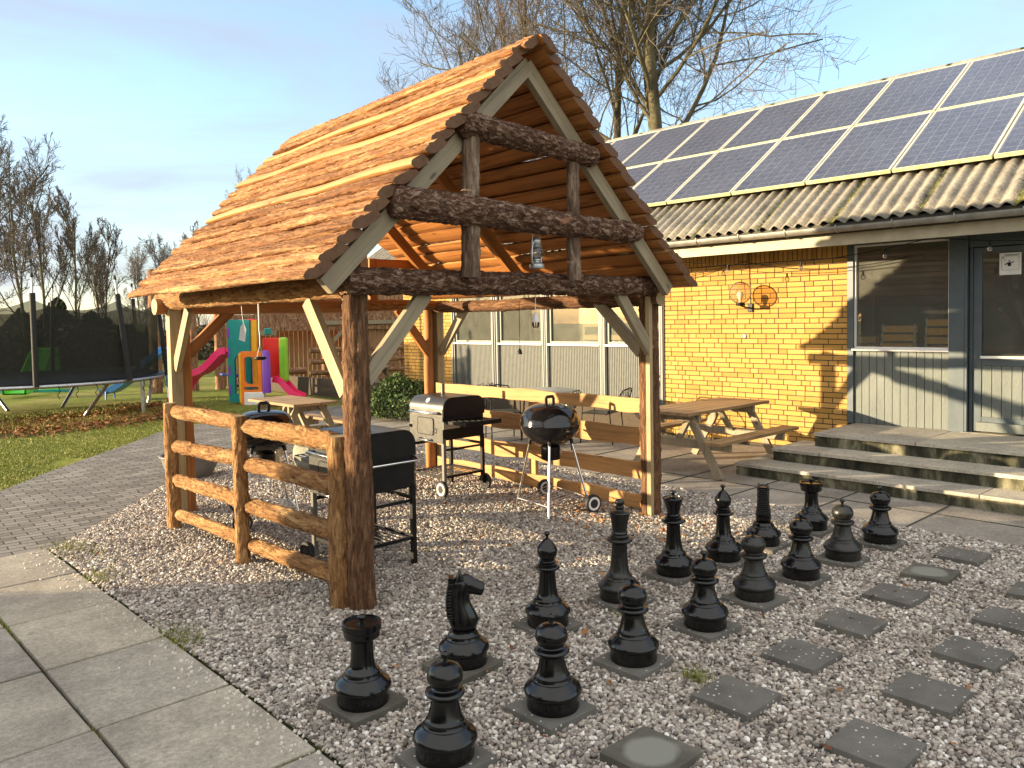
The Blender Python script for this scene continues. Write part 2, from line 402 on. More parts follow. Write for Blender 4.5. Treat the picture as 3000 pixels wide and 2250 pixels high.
# block paving
q = N('block_paving', 0.85, 0, 0.3); v = q.coord(rand=False)
mpp = q.n('ShaderNodeMapping'); mpp.inputs['Rotation'].default_value = (0, 0, radians(3)); q.L(v, mpp.inputs['Vector'])
bt = q.n('ShaderNodeTexBrick'); bt.inputs['Scale'].default_value = 1.0; bt.inputs['Brick Width'].default_value = 0.21; bt.inputs['Row Height'].default_value = 0.105
bt.inputs['Mortar Size'].default_value = 0.007; bt.inputs['Mortar Smooth'].default_value = 0.3; bt.inputs['Bias'].default_value = 0
bt.inputs['Color1'].default_value = (0.15, 0.135, 0.122, 1); bt.inputs['Color2'].default_value = (0.26, 0.24, 0.215, 1); bt.inputs['Mortar'].default_value = (0.028, 0.03, 0.02, 1)
q.L(mpp.outputs[0], bt.inputs['Vector'])
n = q.noise(v, 1.2, 7, 0.65); n2 = q.noise(v, 60, 5, 0.7)
c = q.mix(0.7, bt.outputs['Color'], q.ramp(n, [(0.3, (0.66, 0.68, 0.66)), (0.7, (1.3, 1.26, 1.2))]), 'MULTIPLY')
c = q.mix(0.5, c, q.ramp(n2, [(0.3, (0.6,)*3), (0.7, (1.3,)*3)]), 'MULTIPLY')
q.base(c); q.bump(q.math('SUBTRACT', 1.0, bt.outputs['Fac']), 0.7, 0.006); q.bump(n2, 0.3, 0.006); MT['blocks'] = q.m
# lawn
q = N('lawn', 0.95, 0, 0.15); v = q.coord(rand=False)
n = q.noise(v, 0.55, 8, 0.65); n2 = q.noise(v, 7, 7, 0.75); n3 = q.noise(v, 90, 3, 0.8)
c = q.ramp(n, [(0.32, (0.10, 0.135, 0.018)), (0.50, (0.20, 0.215, 0.036)), (0.64, (0.27, 0.235, 0.085))])
c = q.mix(0.8, c, q.ramp(n2, [(0.3, (0.55,)*3), (0.68, (1.4,)*3)]), 'MULTIPLY'); c = q.mix(0.7, c, q.ramp(n3, [(0.3, (0.5,)*3), (0.7, (1.5,)*3)]), 'MULTIPLY')
mud = q.ramp(q.noise(v, 0.8, 7, 0.7, 0.4), [(0.63, (0, 0, 0)), (0.70, (0.85,)*3)])
c = q.mix(mud, c, (0.085, 0.072, 0.06)); q.base(c); q.bump(n2, 0.8, 0.05); q.bump(n3, 0.6, 0.02); MT['lawn'] = q.m
q = N('soil_litter', 0.95, 0, 0.15); v = q.coord(rand=False)
n = q.noise(v, 4, 8, 0.7); n2 = q.noise(v, 45, 5, 0.8)
c = q.ramp(n, [(0.32, (0.035, 0.025, 0.013)), (0.5, (0.10, 0.065, 0.03)), (0.62, (0.09, 0.09, 0.025)), (0.75, (0.28, 0.14, 0.055))])
c = q.mix(0.8, c, q.ramp(n2, [(0.3, (0.4,)*3), (0.7, (1.6,)*3)]), 'MULTIPLY'); q.base(c); q.bump(n2, 1.0, 0.04); MT['litter'] = q.m
def leafy(name, a, b):
    q = N(name, 0.6, 0, 0.3); oi = q.n('ShaderNodeNewGeometry')
    c = q.ramp(oi.outputs['Random Per Island'], [(0.0, a), (0.6, tuple((x+y)/2 for x, y in zip(a, b))), (1.0, b)]); q.base(c); return q.m
MT['hedge_brown'] = leafy('hedge_brown', (0.07, 0.062, 0.032), (0.26, 0.21, 0.12))
MT['panel_grey'] = simple('grill_panel_grey', (0.075, 0.073, 0.068), 0.35, 0.5, 0.12, 10, 0.02)
MT['grassblade'] = leafy('grass_blade', (0.10, 0.135, 0.018), (0.36, 0.35, 0.07))
MT['leaf_brown'] = leafy('leaf_brown', (0.12, 0.035, 0.012), (0.42, 0.20, 0.06))
MT['leaf_green'] = leafy('leaf_green', (0.022, 0.045, 0.010), (0.10, 0.15, 0.035))
MT['leaf_dark'] = leafy('leaf_dark', (0.022, 0.036, 0.012), (0.10, 0.12, 0.045))
q = N('tree_bark', 0.9, 0, 0.2); v = q.coord((1, 1, 0.4)); n = q.noise(v, 5, 7, 0.7)
q.base(q.ramp(n, [(0.3, (0.05, 0.042, 0.027)), (0.55, (0.115, 0.10, 0.06)), (0.75, (0.17, 0.17, 0.095))])); q.bump(n, 0.6, 0.03); MT['tree_bark'] = q.m
MT['twig'] = simple('twig', (0.10, 0.080, 0.062), 0.85, 0, 0.3, 1.5, 0)
MT['twig_red'] = simple('twig_red', (0.12, 0.078, 0.055), 0.85, 0, 0.3, 1.5, 0)

# ------------------------------------------------------------------ ground
def poly(name, pts, z, mat, kind='structure'):
    b = MB(); tr = geometry.tessellate_polygon([[Vector((x, y, 0)) for x, y in pts]])
    b.add([(x, y, z) for x, y in pts], [tuple(t) for t in tr])
    o = b.build(name, mat); o['kind'] = kind
    # faces up
    me = o.data
    if sum(p.normal.z*p.area for p in me.polygons) < 0: me.flip_normals()
    return o
poly('lawn', [(-150, -60), (180, -60), (180, 240), (-150, 240)], -0.03, MT['lawn'])
path_pts = [(-9, 7.39), (1.75, 7.39), (2.466, 8.22), (3.27, 9.24), (3.8, 9.75), (4.6, 10.05), (6.98, 10.1), (6.98, 12.4), (9.0, 12.6), (13.9, 13.9),
            (13.9, 15.6), (9.0, 15.2), (6.6, 14.9), (5.02, 14.1), (4.36, 13.27), (3.37, 12.14), (2.585, 11.25), (1.92, 10.39), (0.6, 9.1), (-1.5, 7.9), (-9, 7.6)]
poly('path', path_pts, -0.006, MT['blocks'])
poly('patio', [(6.98, -8), (9.99, -8), (9.99, 13.88), (9.0, 12.596), (6.98, 12.396)], -0.004, MT['patio'])
# patio joints as shallow dark strips
b = MB()
for x in (7.62,):
    b.box((x, 2.2, -0.001), (0.012, 20.0, 0.004))
for i in range(26):
    y = -6 + i*0.86
    if y > 12.2: break
    b.box((8.30, y, -0.0005), (2.6, 0.012, 0.004))
j = b.build('patio_joints', simple('joint_dark', (0.03, 0.03, 0.022), 0.95)); j['kind'] = 'structure'
# left paving: single slabs with gaps over a dark bed
poly('paving_bed', [(-9, -9), (1.69, -9), (1.69, 7.385), (-9, 7.385)], -0.022, simple('joint_moss', (0.025, 0.027, 0.013), 0.95, 0, 0.5, 20, 0.3))
b = MB(); rr = random.Random(3)
xs = [1.675-0.636*i for i in range(0, 12)]
ys = [7.37]+[6.485-0.868*i for i in range(0, 16)]
for i in range(len(xs)-1):
    for k in range(len(ys)-1):
        x1, x0, y1, y0 = xs[i], xs[i+1], ys[k], ys[k+1]
        if y1 < -4: continue
        cz = -0.022 + rr.uniform(-0.002, 0.002)
        T = Matrix.Translation(((x0+x1)/2, (y0+y1)/2, cz)) @ Matrix.Rotation(rr.uniform(-.004, .004), 4, 'Z') @ Matrix.Rotation(rr.uniform(-.003, .003), 4, 'X') @ Matrix.Rotation(rr.uniform(-.004, .004), 4, 'Y')
        b.box((0, 0, 0), (x1-x0-0.014-rr.uniform(0, .006), y1-y0-0.016-rr.uniform(0, .008), 0.05), 0, 0, T, jit=0.003)
o = b.build('paving', MT['slab'], bevel=0.007); o['kind'] = 'structure'

# gravel: base sheet with instanced pebbles
GR = [(1.69, -1.6), (6.98, -1.6), (6.98, 10.08), (4.6, 10.03), (3.8, 9.73), (3.27, 9.22), (2.466, 8.2), (1.76, 7.37), (1.69, 7.37)]
gravel = poly('gravel', GR, -0.008, MT['gravel'], 'stuff')
gravel['label'] = 'grey and pinkish pebble gravel under the shelter and around the chess pieces'
gravel['category'] = 'gravel'
def scatter(obj, density, seed, mat, rad=0.011, smin=0.55, smax=1.45, flat=0.62):
    ng = bpy.data.node_groups.new('scatter', 'GeometryNodeTree')
    ng.interface.new_socket('Geometry', in_out='INPUT', socket_type='NodeSocketGeometry')
    ng.interface.new_socket('Geometry', in_out='OUTPUT', socket_type='NodeSocketGeometry')
    A = ng.nodes.new; Lk = ng.links.new
    gi = A('NodeGroupInput'); go = A('NodeGroupOutput')
    dp = A('GeometryNodeDistributePointsOnFaces'); dp.inputs['Density'].default_value = density; dp.inputs['Seed'].default_value = seed
    Lk(gi.outputs[0], dp.inputs['Mesh'])
    jn = A('GeometryNodeJoinGeometry')
    for k in range(5):
        ic = A('GeometryNodeMeshIcoSphere'); ic.inputs['Radius'].default_value = rad; ic.inputs['Subdivisions'].default_value = 2
        sp = A('GeometryNodeSetPosition'); nt_ = A('ShaderNodeTexNoise'); nt_.inputs['Scale'].default_value = 70; nt_.inputs['Detail'].default_value = 1
        ps = A('GeometryNodeInputPosition'); ad = A('ShaderNodeVectorMath'); ad.operation = 'ADD'; ad.inputs[1].default_value = (k*7.3, k*3.1, k*5.7)
        Lk(ps.outputs[0], ad.inputs[0]); Lk(ad.outputs[0], nt_.inputs['Vector'])
        sb = A('ShaderNodeVectorMath'); sb.operation = 'SUBTRACT'; sb.inputs[1].default_value = (.5, .5, .5)
        Lk(nt_.outputs['Color'], sb.inputs[0]); sc = A('ShaderNodeVectorMath'); sc.operation = 'SCALE'; sc.inputs['Scale'].default_value = rad*1.5
        Lk(sb.outputs[0], sc.inputs[0]); Lk(sc.outputs[0], sp.inputs['Offset']); Lk(ic.outputs['Mesh'], sp.inputs['Geometry'])
        tr = A('GeometryNodeTransform'); tr.inputs['Scale'].default_value = (1.0+0.1*k, 0.9-0.06*k, flat+0.05*k); Lk(sp.outputs[0], tr.inputs['Geometry'])
        sm = A('GeometryNodeSetMaterial'); sm.inputs['Material'].default_value = mat; Lk(tr.outputs[0], sm.inputs['Geometry'])
        ss = A('GeometryNodeSetShadeSmooth'); Lk(sm.outputs[0], ss.inputs['Geometry'])
        ti = A('GeometryNodeGeometryToInstance'); Lk(ss.outputs[0], ti.inputs[0]); Lk(ti.outputs[0], jn.inputs[0])
    ip = A('GeometryNodeInstanceOnPoints'); ip.inputs['Pick Instance'].default_value = True
    Lk(dp.outputs['Points'], ip.inputs['Points']); Lk(jn.outputs[0], ip.inputs['Instance'])
    ri = A('FunctionNodeRandomValue'); ri.data_type = 'INT'; ri.inputs[4].default_value = 0; ri.inputs[5].default_value = 4; Lk(ri.outputs[2], ip.inputs['Instance Index'])
    rv = A('FunctionNodeRandomValue'); rv.data_type = 'FLOAT_VECTOR'; rv.inputs[0].default_value = (-.6, -.6, 0); rv.inputs[1].default_value = (.6, .6, 6.28); rv.inputs['Seed'].default_value = 3
    Lk(rv.outputs[0], ip.inputs['Rotation'])
    rs = A('FunctionNodeRandomValue'); rs.data_type = 'FLOAT'; rs.inputs[2].default_value = smin; rs.inputs[3].default_value = smax; rs.inputs['Seed'].default_value = 5
    Lk(rs.outputs[1], ip.inputs['Scale'])
    tz = A('GeometryNodeTranslateInstances'); rz = A('FunctionNodeRandomValue'); rz.data_type = 'FLOAT_VECTOR'
    rz.inputs[0].default_value = (0, 0, -0.002); rz.inputs[1].default_value = (0, 0, 0.011); rz.inputs['Seed'].default_value = 9
    Lk(ip.outputs[0], tz.inputs['Instances']); Lk(rz.outputs[0], tz.inputs['Translation'])
    j2 = A('GeometryNodeJoinGeometry'); Lk(gi.outputs[0], j2.inputs[0]); Lk(tz.outputs[0], j2.inputs[0]); Lk(j2.outputs[0], go.inputs[0])
    m = obj.modifiers.new('scatter', 'NODES'); m.node_group = ng
scatter(gravel, 7200, 1, MT['pebble'], rad=0.0088, smin=0.35, smax=1.55)

# ------------------------------------------------------------------ log helper
def log_mesh(L, r, r2=None, amp=0.010, seed=0, n=26, flat=None, lum=1.0, endr=0.0, bend=0.0, step=0.035):
    """log along local Z; flat = list of (nx, ny, dist) planes that saw a face off"""
    r2 = r if r2 is None else r2
    m = max(8, int(L/step)); vs = []; fs = []
    for i in range(m+1):
        t = i/m; z = L*t; rr_ = r + (r2-r)*t
        ox = bend*sin(pi*t) + 0.10*r*(noise.noise(Vector((seed*3.1, z*1.1, 0)))); oy = 0.10*r*(noise.noise(Vector((seed*3.1+50, z*1.1, 0))))
        e = 1.0
        if endr > 0:
            dz = min(z, L-z)
            if dz < endr: e = sqrt(max(0.0, 1-(1-dz/endr)**2))*0.45+0.55
        for k in range(n):
            a = 2*pi*k/n; x, y = cos(a), sin(a)
            lo = noise.noise(Vector((x*1.1+seed, y*1.1, z*2.0)))*0.13
            p = Vector((x*2.2*r/0.08+seed*1.7, y*2.2*r/0.08, z*9))
            hi = noise.noise(p*1.6)*0.6+noise.noise(p*3.9)*0.45
            rad = (rr_*(1+lo) + amp*hi)*e
            X, Y = x*rad, y*rad
            if flat:
                for nx, ny, dd in flat:
                    q_ = X*nx+Y*ny
                    if q_ > dd: X -= nx*(q_-dd); Y -= ny*(q_-dd)
            vs.append((X+ox, Y+oy, z))
    for i in range(m):
        for k in range(n):
            a = i*n+k; b_ = i*n+(k+1) % n
            fs.append((a, b_, b_+n, a+n))
    c0 = len(vs); vs.append((vs[0][0]*0+0, 0, 0)); vs.append((0, 0, L))
    for k in range(n):
        fs.append((c0, (k+1) % n, k)); fs.append((c0+1, m*n+k, m*n+(k+1) % n))
    return vs, fs, m, n
def log(name, parent, p0, p1, r, mat, r2=None, endmat=None, up=(0, 0, 1), flatmat=None, **kw):
    L = (Vector(p1)-Vector(p0)).length
    vs, fs, m, n = log_mesh(L, r, r2, **kw)
    b = MB(); b.add(vs, fs)
    mi = [0]*len(fs)
    for i in range(m*n, len(fs)): mi[i] = 1
    b.m = mi
    o = b.build(name, [mat, endmat or MT['sawn']], None, smooth=None)
    fl = kw.get('flat')
    if fl:
        for p in o.data.polygons:
            if p.index < m*n:
                c = p.center
                for nx, ny, dd in fl:
                    if c.x*nx+c.y*ny > dd*0.86-0.004: p.material_index = 1
    o.data.shade_smooth(); o.data.set_sharp_from_angle(angle=radians(48))
    M = frame(p0, p1, up)
    if parent is not None:
        o.parent = parent; o.matrix_basis = W2L(parent, M)
    else: o.matrix_basis = M
    return o
def board(name, parent, p0, p1, wdt, thk, mat, up=(0, 0, 1), warp=0.0, seed=0, seg=1, bevel=0.002):
    """sawn board: local Z along, X = thickness side, Y = width (towards up)"""
    L = (Vector(p1)-Vector(p0)).length
    b = MB(); m = max(seg, 1); vs = []; fs = []
    for i in range(m+1):
        z = L*i/m
        e0 = warp*noise.noise(Vector((seed, z*2.2, 0))) if warp else 0
        e1 = warp*noise.noise(Vector((seed+9, z*2.2, 0))) if warp else 0
        for x, y in ((-thk/2, -wdt/2+e0), (thk/2, -wdt/2+e0), (thk/2, wdt/2+e1), (-thk/2, wdt/2+e1)): vs.append((x, y, z))
    for i in range(m):
        for k in range(4):
            a = i*4+k; b_ = i*4+(k+1) % 4
            fs.append((a, b_, b_+4, a+4))
    fs.append((3, 2, 1, 0)); fs.append((m*4, m*4+1, m*4+2, m*4+3))
    b.add(vs, fs)
    M = frame(p0, p1, up)
    if parent is not None: M = W2L(parent, M)
    return b.build(name, mat, parent, None, M, bevel)

# ------------------------------------------------------------------ the shelter
SK = 0.050                                   # the shelter is slightly skewed: x grows with y
def sk(x, y): return x + SK*(y-4.1)
pav = empty('bark_roof_shelter', (4.3, 6.0, 0), 0, 'open timber barbecue shelter with a steep orange bark board roof and dark log gable beams', 'shelter')
RIDGE = (4.11, 3.72); EAL = (2.36, 2.05); EAR = (5.88, 2.06)
Y0, Y1 = 4.02, 7.96
def roof_board(parent, xw, zw, nrm, ups, y0, y1, wdt, smooth_wood, seed, thick=0.050, name='roof_board'):
    """half-log slab, bark outwards. local Z = length, local X = up the slope, local Y = outwards"""
    zdir = Vector((SK, 1, 0)).normalized()
    L = (y1-y0)*sqrt(1+SK*SK)
    ns = max(10, int(L/0.035)); nc = 10; vs = []; fs = []; mi = []
    for i in range(ns+1):
        z = L*i/ns
        lo = 0.5*wdt*(1+0.20*noise.noise(Vector((seed*1.3, z*1.7, 0)))) + (0.004 if smooth_wood else 0.013)*(noise.noise(Vector((seed, z*12, 0)))+0.6*noise.noise(Vector((seed, z*31, 4))))
        hi = 0.5*wdt
        sag = 0.014*noise.noise(Vector((seed*2.1, z*0.9, 3)))
        th = thick*(1+0.2*noise.noise(Vector((seed*1.9, z*1.5, 9))))
        for k in range(nc+1):
            u = -1+2*k/nc
            x = u*(lo if u < 0 else hi)
            y = th*(sqrt(max(0, 1-abs(u)**3.0)) if u > -0.5 else 0.62+0.38*sqrt(max(0, 1-((-u-0.5)*2)**2)))
            amp = 0.003 if smooth_wood else 0.017
            p = Vector((x*26+seed*5, z*9, seed*2))
            y += amp*(noise.noise(p)*0.7+noise.noise(p*2.7)*0.6+noise.noise(p*6.1)*0.35)*(min(1, (1-abs(u))*5+0.25) if u > 0 else 1.0) + sag
            vs.append((x, y, z))
        vs.append((-lo*0.93, sag+0.012, z)); vs.append((-lo*0.35, sag-0.017-0.006*noise.noise(Vector((seed, z*3, 1))), z)); vs.append((hi*0.45, sag-0.016, z)); vs.append((hi, sag-0.002, z))
    st = nc+5
    for i in range(ns):
        a = i*st; c = a+st
        for k in range(nc):
            fs.append((a+k, a+k+1, c+k+1, c+k)); mi.append(0)
        fs.append((a+nc, a+nc+4, c+nc+4, c+nc)); mi.append(0)
        fs.append((a+nc+1, a, c, c+nc+1)); mi.append(0)
        for k in (1, 2, 3): fs.append((a+nc+k+1, a+nc+k, c+nc+k, c+nc+k+1)); mi.append(1)
    for a, rv in ((0, False), (ns*st, True)):
        f = [a+k for k in range(nc+1)]+[a+nc+4, a+nc+3, a+nc+2, a+nc+1]
        fs.append(tuple(f if rv else reversed(f))); mi.append(2)
    b = MB(); b.add(vs, fs); b.m = mi
    o = b.build(name, [MT['sawn_smooth'] if smooth_wood else MT['bark_roof'], MT['sawn_under'], MT['bark_end']])
    o.data.shade_smooth(); o.data.set_sharp_from_angle(angle=radians(50))
    X = Vector(ups); Yv = Vector(nrm)
    Xo = (X - zdir*X.dot(zdir)).normalized(); Yo = zdir.cross(Xo)
    if Yo.dot(Yv) < 0:
        Yo = -Yo
        # keep right handed by mirroring x
        o.data.transform(Matrix.Diagonal((-1, 1, 1, 1))); o.data.flip_normals(); Xo = -Xo
    M = Matrix(((Xo.x, Yo.x, zdir.x, sk(xw, y0)), (Xo.y, Yo.y, zdir.y, y0), (Xo.z, Yo.z, zdir.z, zw), (0, 0, 0, 1)))
    o.parent = parent; o.matrix_basis = W2L(parent, M)
    return o
MT['sawn_smooth'] = sawn('sapwood', (0.44, 0.24, 0.088), 0.55, True, 0.6)
MT['bark_end'] = sawn('board_end', (0.13, 0.065, 0.032), 0.6, False)
rb = random.Random(11)
for side, EA in ((-1, EAL), (1, EAR)):
    dx, dz = RIDGE[0]-EA[0], RIDGE[1]-EA[1]; SL = sqrt(dx*dx+dz*dz)
    up_ = Vector((dx/SL, 0, dz/SL)); nr = Vector((-up_.z, 0, up_.x)) if side < 0 else Vector((up_.z, 0, -up_.x))
    nb = 17; ex = (SL-0.05)/nb
    for i in range(nb):
        wd = ex+0.065+rb.uniform(-0.015, 0.02)
        s = ex*(i+0.5)-0.06*(1-i/nb)
        tilt = 0.24
        u2 = (up_*cos(tilt)-nr*sin(tilt)).normalized(); n2 = (nr*cos(tilt)+up_*sin(tilt)).normalized()
        px = EA[0]+up_.x*s+nr.x*0.052; pz = EA[1]+up_.z*s+nr.z*0.052
        smooth_wood = (side < 0 and i in (7, 11, 14)) or (side > 0 and rb.random() < 0.12)
        o = roof_board(pav, px, pz, n2, u2, Y0+rb.uniform(-0.035, 0.035), ((Y1-0.16-0.40*(1-s/SL)) if side < 0 else (Y1-0.10+0.14*(1-s/SL)))+rb.uniform(-0.05, 0.05), wd*(rb.uniform(0.72, 0.9) if smooth_wood else 1), smooth_wood, side*40+i*3.7+100)
        if smooth_wood and side < 0: o['label'] = 'smooth pale barkless roof board'
# ridge: two slabs leaning together and a cap
roof_board(pav, RIDGE[0]-0.065, RIDGE[1]+0.005, (-0.62, 0, 0.78), (0.78, 0, 0.62), Y0-0.02, Y1-0.15, 0.17, False, 301, name='ridge_board')
roof_board(pav, RIDGE[0]+0.045, RIDGE[1]+0.022, (0.62, 0, 0.78), (-0.78, 0, 0.62), Y0-0.06, Y1-0.14, 0.18, False, 302, name='ridge_board')
# rafters (three pairs)
for yy, mt in ((4.16, 'sawn_grey'), (5.9, 'sawn_under'), (7.36, 'sawn_under')):
    for EA, sgn in ((EAL, -1), (EAR, 1)):
        e = Vector((sk(EA[0]-sgn*0.015, yy), yy, EA[1]-0.015)); t = Vector((sk(RIDGE[0], yy)+sgn*0.02, yy, RIDGE[1]-0.055))
        d = (t-e).normalized(); n_ = Vector((-d.z, 0, d.x)) if sgn < 0 else Vector((d.z, 0, -d.x))
        off_ = -n_*0.045
        b0 = e+off_+d*(0.03 if yy < 5 else 0.24); b1 = t+off_
        if sgn > 0: b1 = b1 + Vector((0, 0.002, 0)); b0 = b0+Vector((0, 0.002, 0))
        board('rafter', pav, b0, b1, 0.115, 0.058, MT[mt], up=n_)
# posts
PFL = (2.735, 4.34); PFR = (5.905, 4.45); PRL = (2.955, 7.80); PRR = (6.03, 7.76)
log('post', pav, (PFL[0]+0.012, PFL[1], -0.02), (PFL[0]+0.014, PFL[1], 2.02), 0.090, MT['bark_post'], 0.076, amp=0.016, seed=1, n=34, step=0.02, flat=[(0.94, -0.34, 0.30)])
log('post', pav, (PFR[0]+0.018, PFR[1], -0.02), (PFR[0]+0.018, PFR[1], 2.02), 0.094, MT['bark_post'], 0.086, amp=0.018, seed=2, n=30, step=0.025)
board('post_facing', pav, (PFR[0]-0.062, PFR[1]-0.060, -0.02), (PFR[0]-0.062, PFR[1]-0.060, 1.99), 0.045, 0.045, MT['sawn'], up=(0, 1, 0))
log('post', pav, (PRL[0]+0.04, PRL[1], -0.02), (PRL[0]+0.04, PRL[1], 2.0), 0.085, MT['sawn_red'], 0.08, amp=0.006, seed=3, n=20, step=0.05)
board('post_facing', pav, (PRL[0]-0.05, PRL[1]-0.05, -0.02), (PRL[0]-0.05, PRL[1]-0.05, 1.99), 0.09, 0.11, MT['sawn'], up=(0, 1, 0))
log('post', pav, (PRR[0]-0.075, PRR[1]+0.02, -0.02), (PRR[0]-0.075, PRR[1]+0.02, 2.0), 0.062, MT['sawn_red'], 0.058, amp=0.004, seed=5, n=18, step=0.06)
board('post_facing', pav, (PRR[0]+0.045, PRR[1]-0.02, -0.02), (PRR[0]+0.045, PRR[1]-0.02, 1.99), 0.10, 0.10, MT['sawn'], up=(0, 1, 0))
# plates and ties
log('tie_log', pav, (2.60, 4.235, 2.068), (5.86, 4.33, 2.072), 0.083, MT['bark_dark'], 0.078, amp=0.022, seed=6, n=40, step=0.016, endmat=MT['bark_post'])
log('gable_log', pav, (2.86, 4.085, 2.545), (5.36, 4.12, 2.50), 0.105, MT['bark_dark'], 0.080, amp=0.024, seed=7, n=40, step=0.016, endmat=MT['bark_post'], endr=0.06)
log('gable_log', pav, (3.42, 4.07, 3.105), (4.79, 4.10, 3.05), 0.088, MT['bark_dark'], 0.076, amp=0.022, seed=8, n=40, step=0.016, endmat=MT['bark_post'], endr=0.05)
MT['bark_strut'] = bark('bark_strut', (0.04, 0.022, 0.014), (0.17, 0.11, 0.075), (0.42, 0.33, 0.24), 0.15)
log('strut_log', pav, (3.53, 4.13, 2.10), (3.53, 4.10, 3.07), 0.064, MT['bark_strut'], 0.058, amp=0.012, seed=9, n=24, step=0.02)
log('strut_log', pav, (4.58, 4.14, 2.10), (4.55, 4.11, 3.04), 0.050, MT['bark_strut'], 0.046, amp=0.010, seed=10, n=24, step=0.02)
board('wall_plate', pav, (2.80, 4.30, 2.21), (2.97, 7.40, 2.21), 0.20, 0.05, MT['sawn_red'])
log('plate_log', pav, (2.74, 4.40, 2.045), (2.90, 7.98, 2.045), 0.085, MT['bark_rail'], 0.09, amp=0.014, seed=12, n=24, step=0.03)
log('plate_log', pav, (5.90, 4.3, 1.965), (6.04, 7.98, 1.965), 0.062, MT['bark_post'], 0.066, amp=0.012, seed=13, n=24, step=0.03)
log('tie_log', pav, (2.75, 7.80, 1.985), (4.95, 7.77, 1.99), 0.075, MT['sawn_red'], 0.08, amp=0.006, seed=14, n=20, step=0.05)
log('tie_log', pav, (4.72, 7.70, 1.995), (6.2, 7.68, 1.99), 0.07, MT['bark_rail'], 0.055, amp=0.012, seed=15, n=22, step=0.03)
board('collar', pav, (5.05, 7.74, 2.47), (6.1-0.35, 7.72, 2.47), 0.10, 0.045, MT['sawn_red'], up=(0, 0, 1))
board('collar', pav, (3.0, 7.74, 2.47), (3.9, 7.74, 2.47), 0.10, 0.045, MT['sawn_red'], up=(0, 0, 1))
board('collar_post', pav, (5.12, 7.70, 2.03), (5.12, 7.70, 2.52), 0.10, 0.045, MT['sawn_red'], up=(1, 0, 0))
# braces
for p0, p1, m_ in (((2.80, 4.33, 1.44), (3.30, 4.33, 2.0), 'sawn_grey'), ((5.86, 4.40, 1.50), (5.36, 4.34, 2.02), 'sawn_grey'), ((5.90, 4.52, 1.48), (5.90, 5.05, 1.98), 'sawn_grey'),
                   ((2.72, 4.42, 1.36), (2.74, 4.90, 1.96), 'sawn'), ((2.90, 7.70, 1.40), (2.87, 7.28, 1.95), 'sawn'), ((3.02, 7.80, 1.50), (3.52, 7.80, 1.98), 'sawn_red'),
                   ((5.95, 7.76, 1.40), (5.50, 7.76, 1.95), 'sawn_red'), ((6.06, 7.66, 1.42), (6.04, 7.18, 1.94), 'sawn_grey')):
    d = Vector(p1)-Vector(p0); along_y = abs(d.y) > abs(d.x)
    upv = Vector((1, 0, 0)).cross(d) if along_y else Vector((0, 1, 0)).cross(d)
    board('brace', pav, p0, p1, 0.105, 0.048, MT[m_], up=upv.normalized())

# ------------------------------------------------------------------ log fence on the near side
fn = empty('log_fence', (2.66, 5.8, 0), 0, 'four rail fence of peeled orange logs between bark posts along the shelter', 'fence')
log('fence_post', fn, (2.66, 7.25, -0.02), (2.66, 7.26, 1.12), 0.058, MT['bark_rail'], 0.055, amp=0.013, seed=21, n=26, step=0.02)
log('fence_post', fn, (2.63, 5.80, -0.02), (2.63, 5.80, 1.12), 0.055, MT['bark_post2'] if 'bark_post2' in MT else MT['bark_rail'], 0.052, amp=0.012, seed=22, n=26, step=0.02)
log('fence_post', fn, (2.665, 4.45, -0.02), (2.670, 4.46, 1.09), 0.075, MT['bark_rail'], 0.066, amp=0.012, seed=23, n=28, step=0.02)
for i, (zl, zm, zr) in enumerate(((1.045, 1.045, 1.045), (0.74, 0.755, 0.76), (0.435, 0.44, 0.455), (0.125, 0.14, 0.165))):
    for j, (ya, za, yb, zb) in enumerate(((7.20, zl, 5.84, zm+0.01), (5.77, zm-0.01, 4.50, zr))):
        r = (0.058, 0.056, 0.054, 0.047)[i]*(1.0 if j == 0 else 1.08)
        log('rail', fn, (2.685, ya, za), (2.685, yb, zb), r, MT['bark_rail'], r*(1.05 if i < 3 else 1.15), amp=0.017 if (i*2+j) % 3 else 0.007, seed=30+i*2+j, n=26, step=0.02, endr=0.05, bend=0.01)
# ------------------------------------------------------------------ board fence on the far side
bf = empty('board_fence', (5.97, 5.9, 0), 0, 'pale sawn board fence with four wavy planks on the house side of the shelter', 'fence')
for i, (z, wd) in enumerate(((0.995, 0.125), (0.70, 0.175), (0.385, 0.155), (0.098, 0.13))):
    board('plank', bf, (5.99, 7.68, z), (5.93, 4.52, z), wd, 0.026, MT['sawn_fence'], warp=0.026, seed=i*7+1, seg=50)
for y in (6.05,):
    board('fence_post', bf, (6.01, y, 0), (6.01, y, 1.04), 0.09, 0.05, MT['sawn_fence'], up=(0, 1, 0))

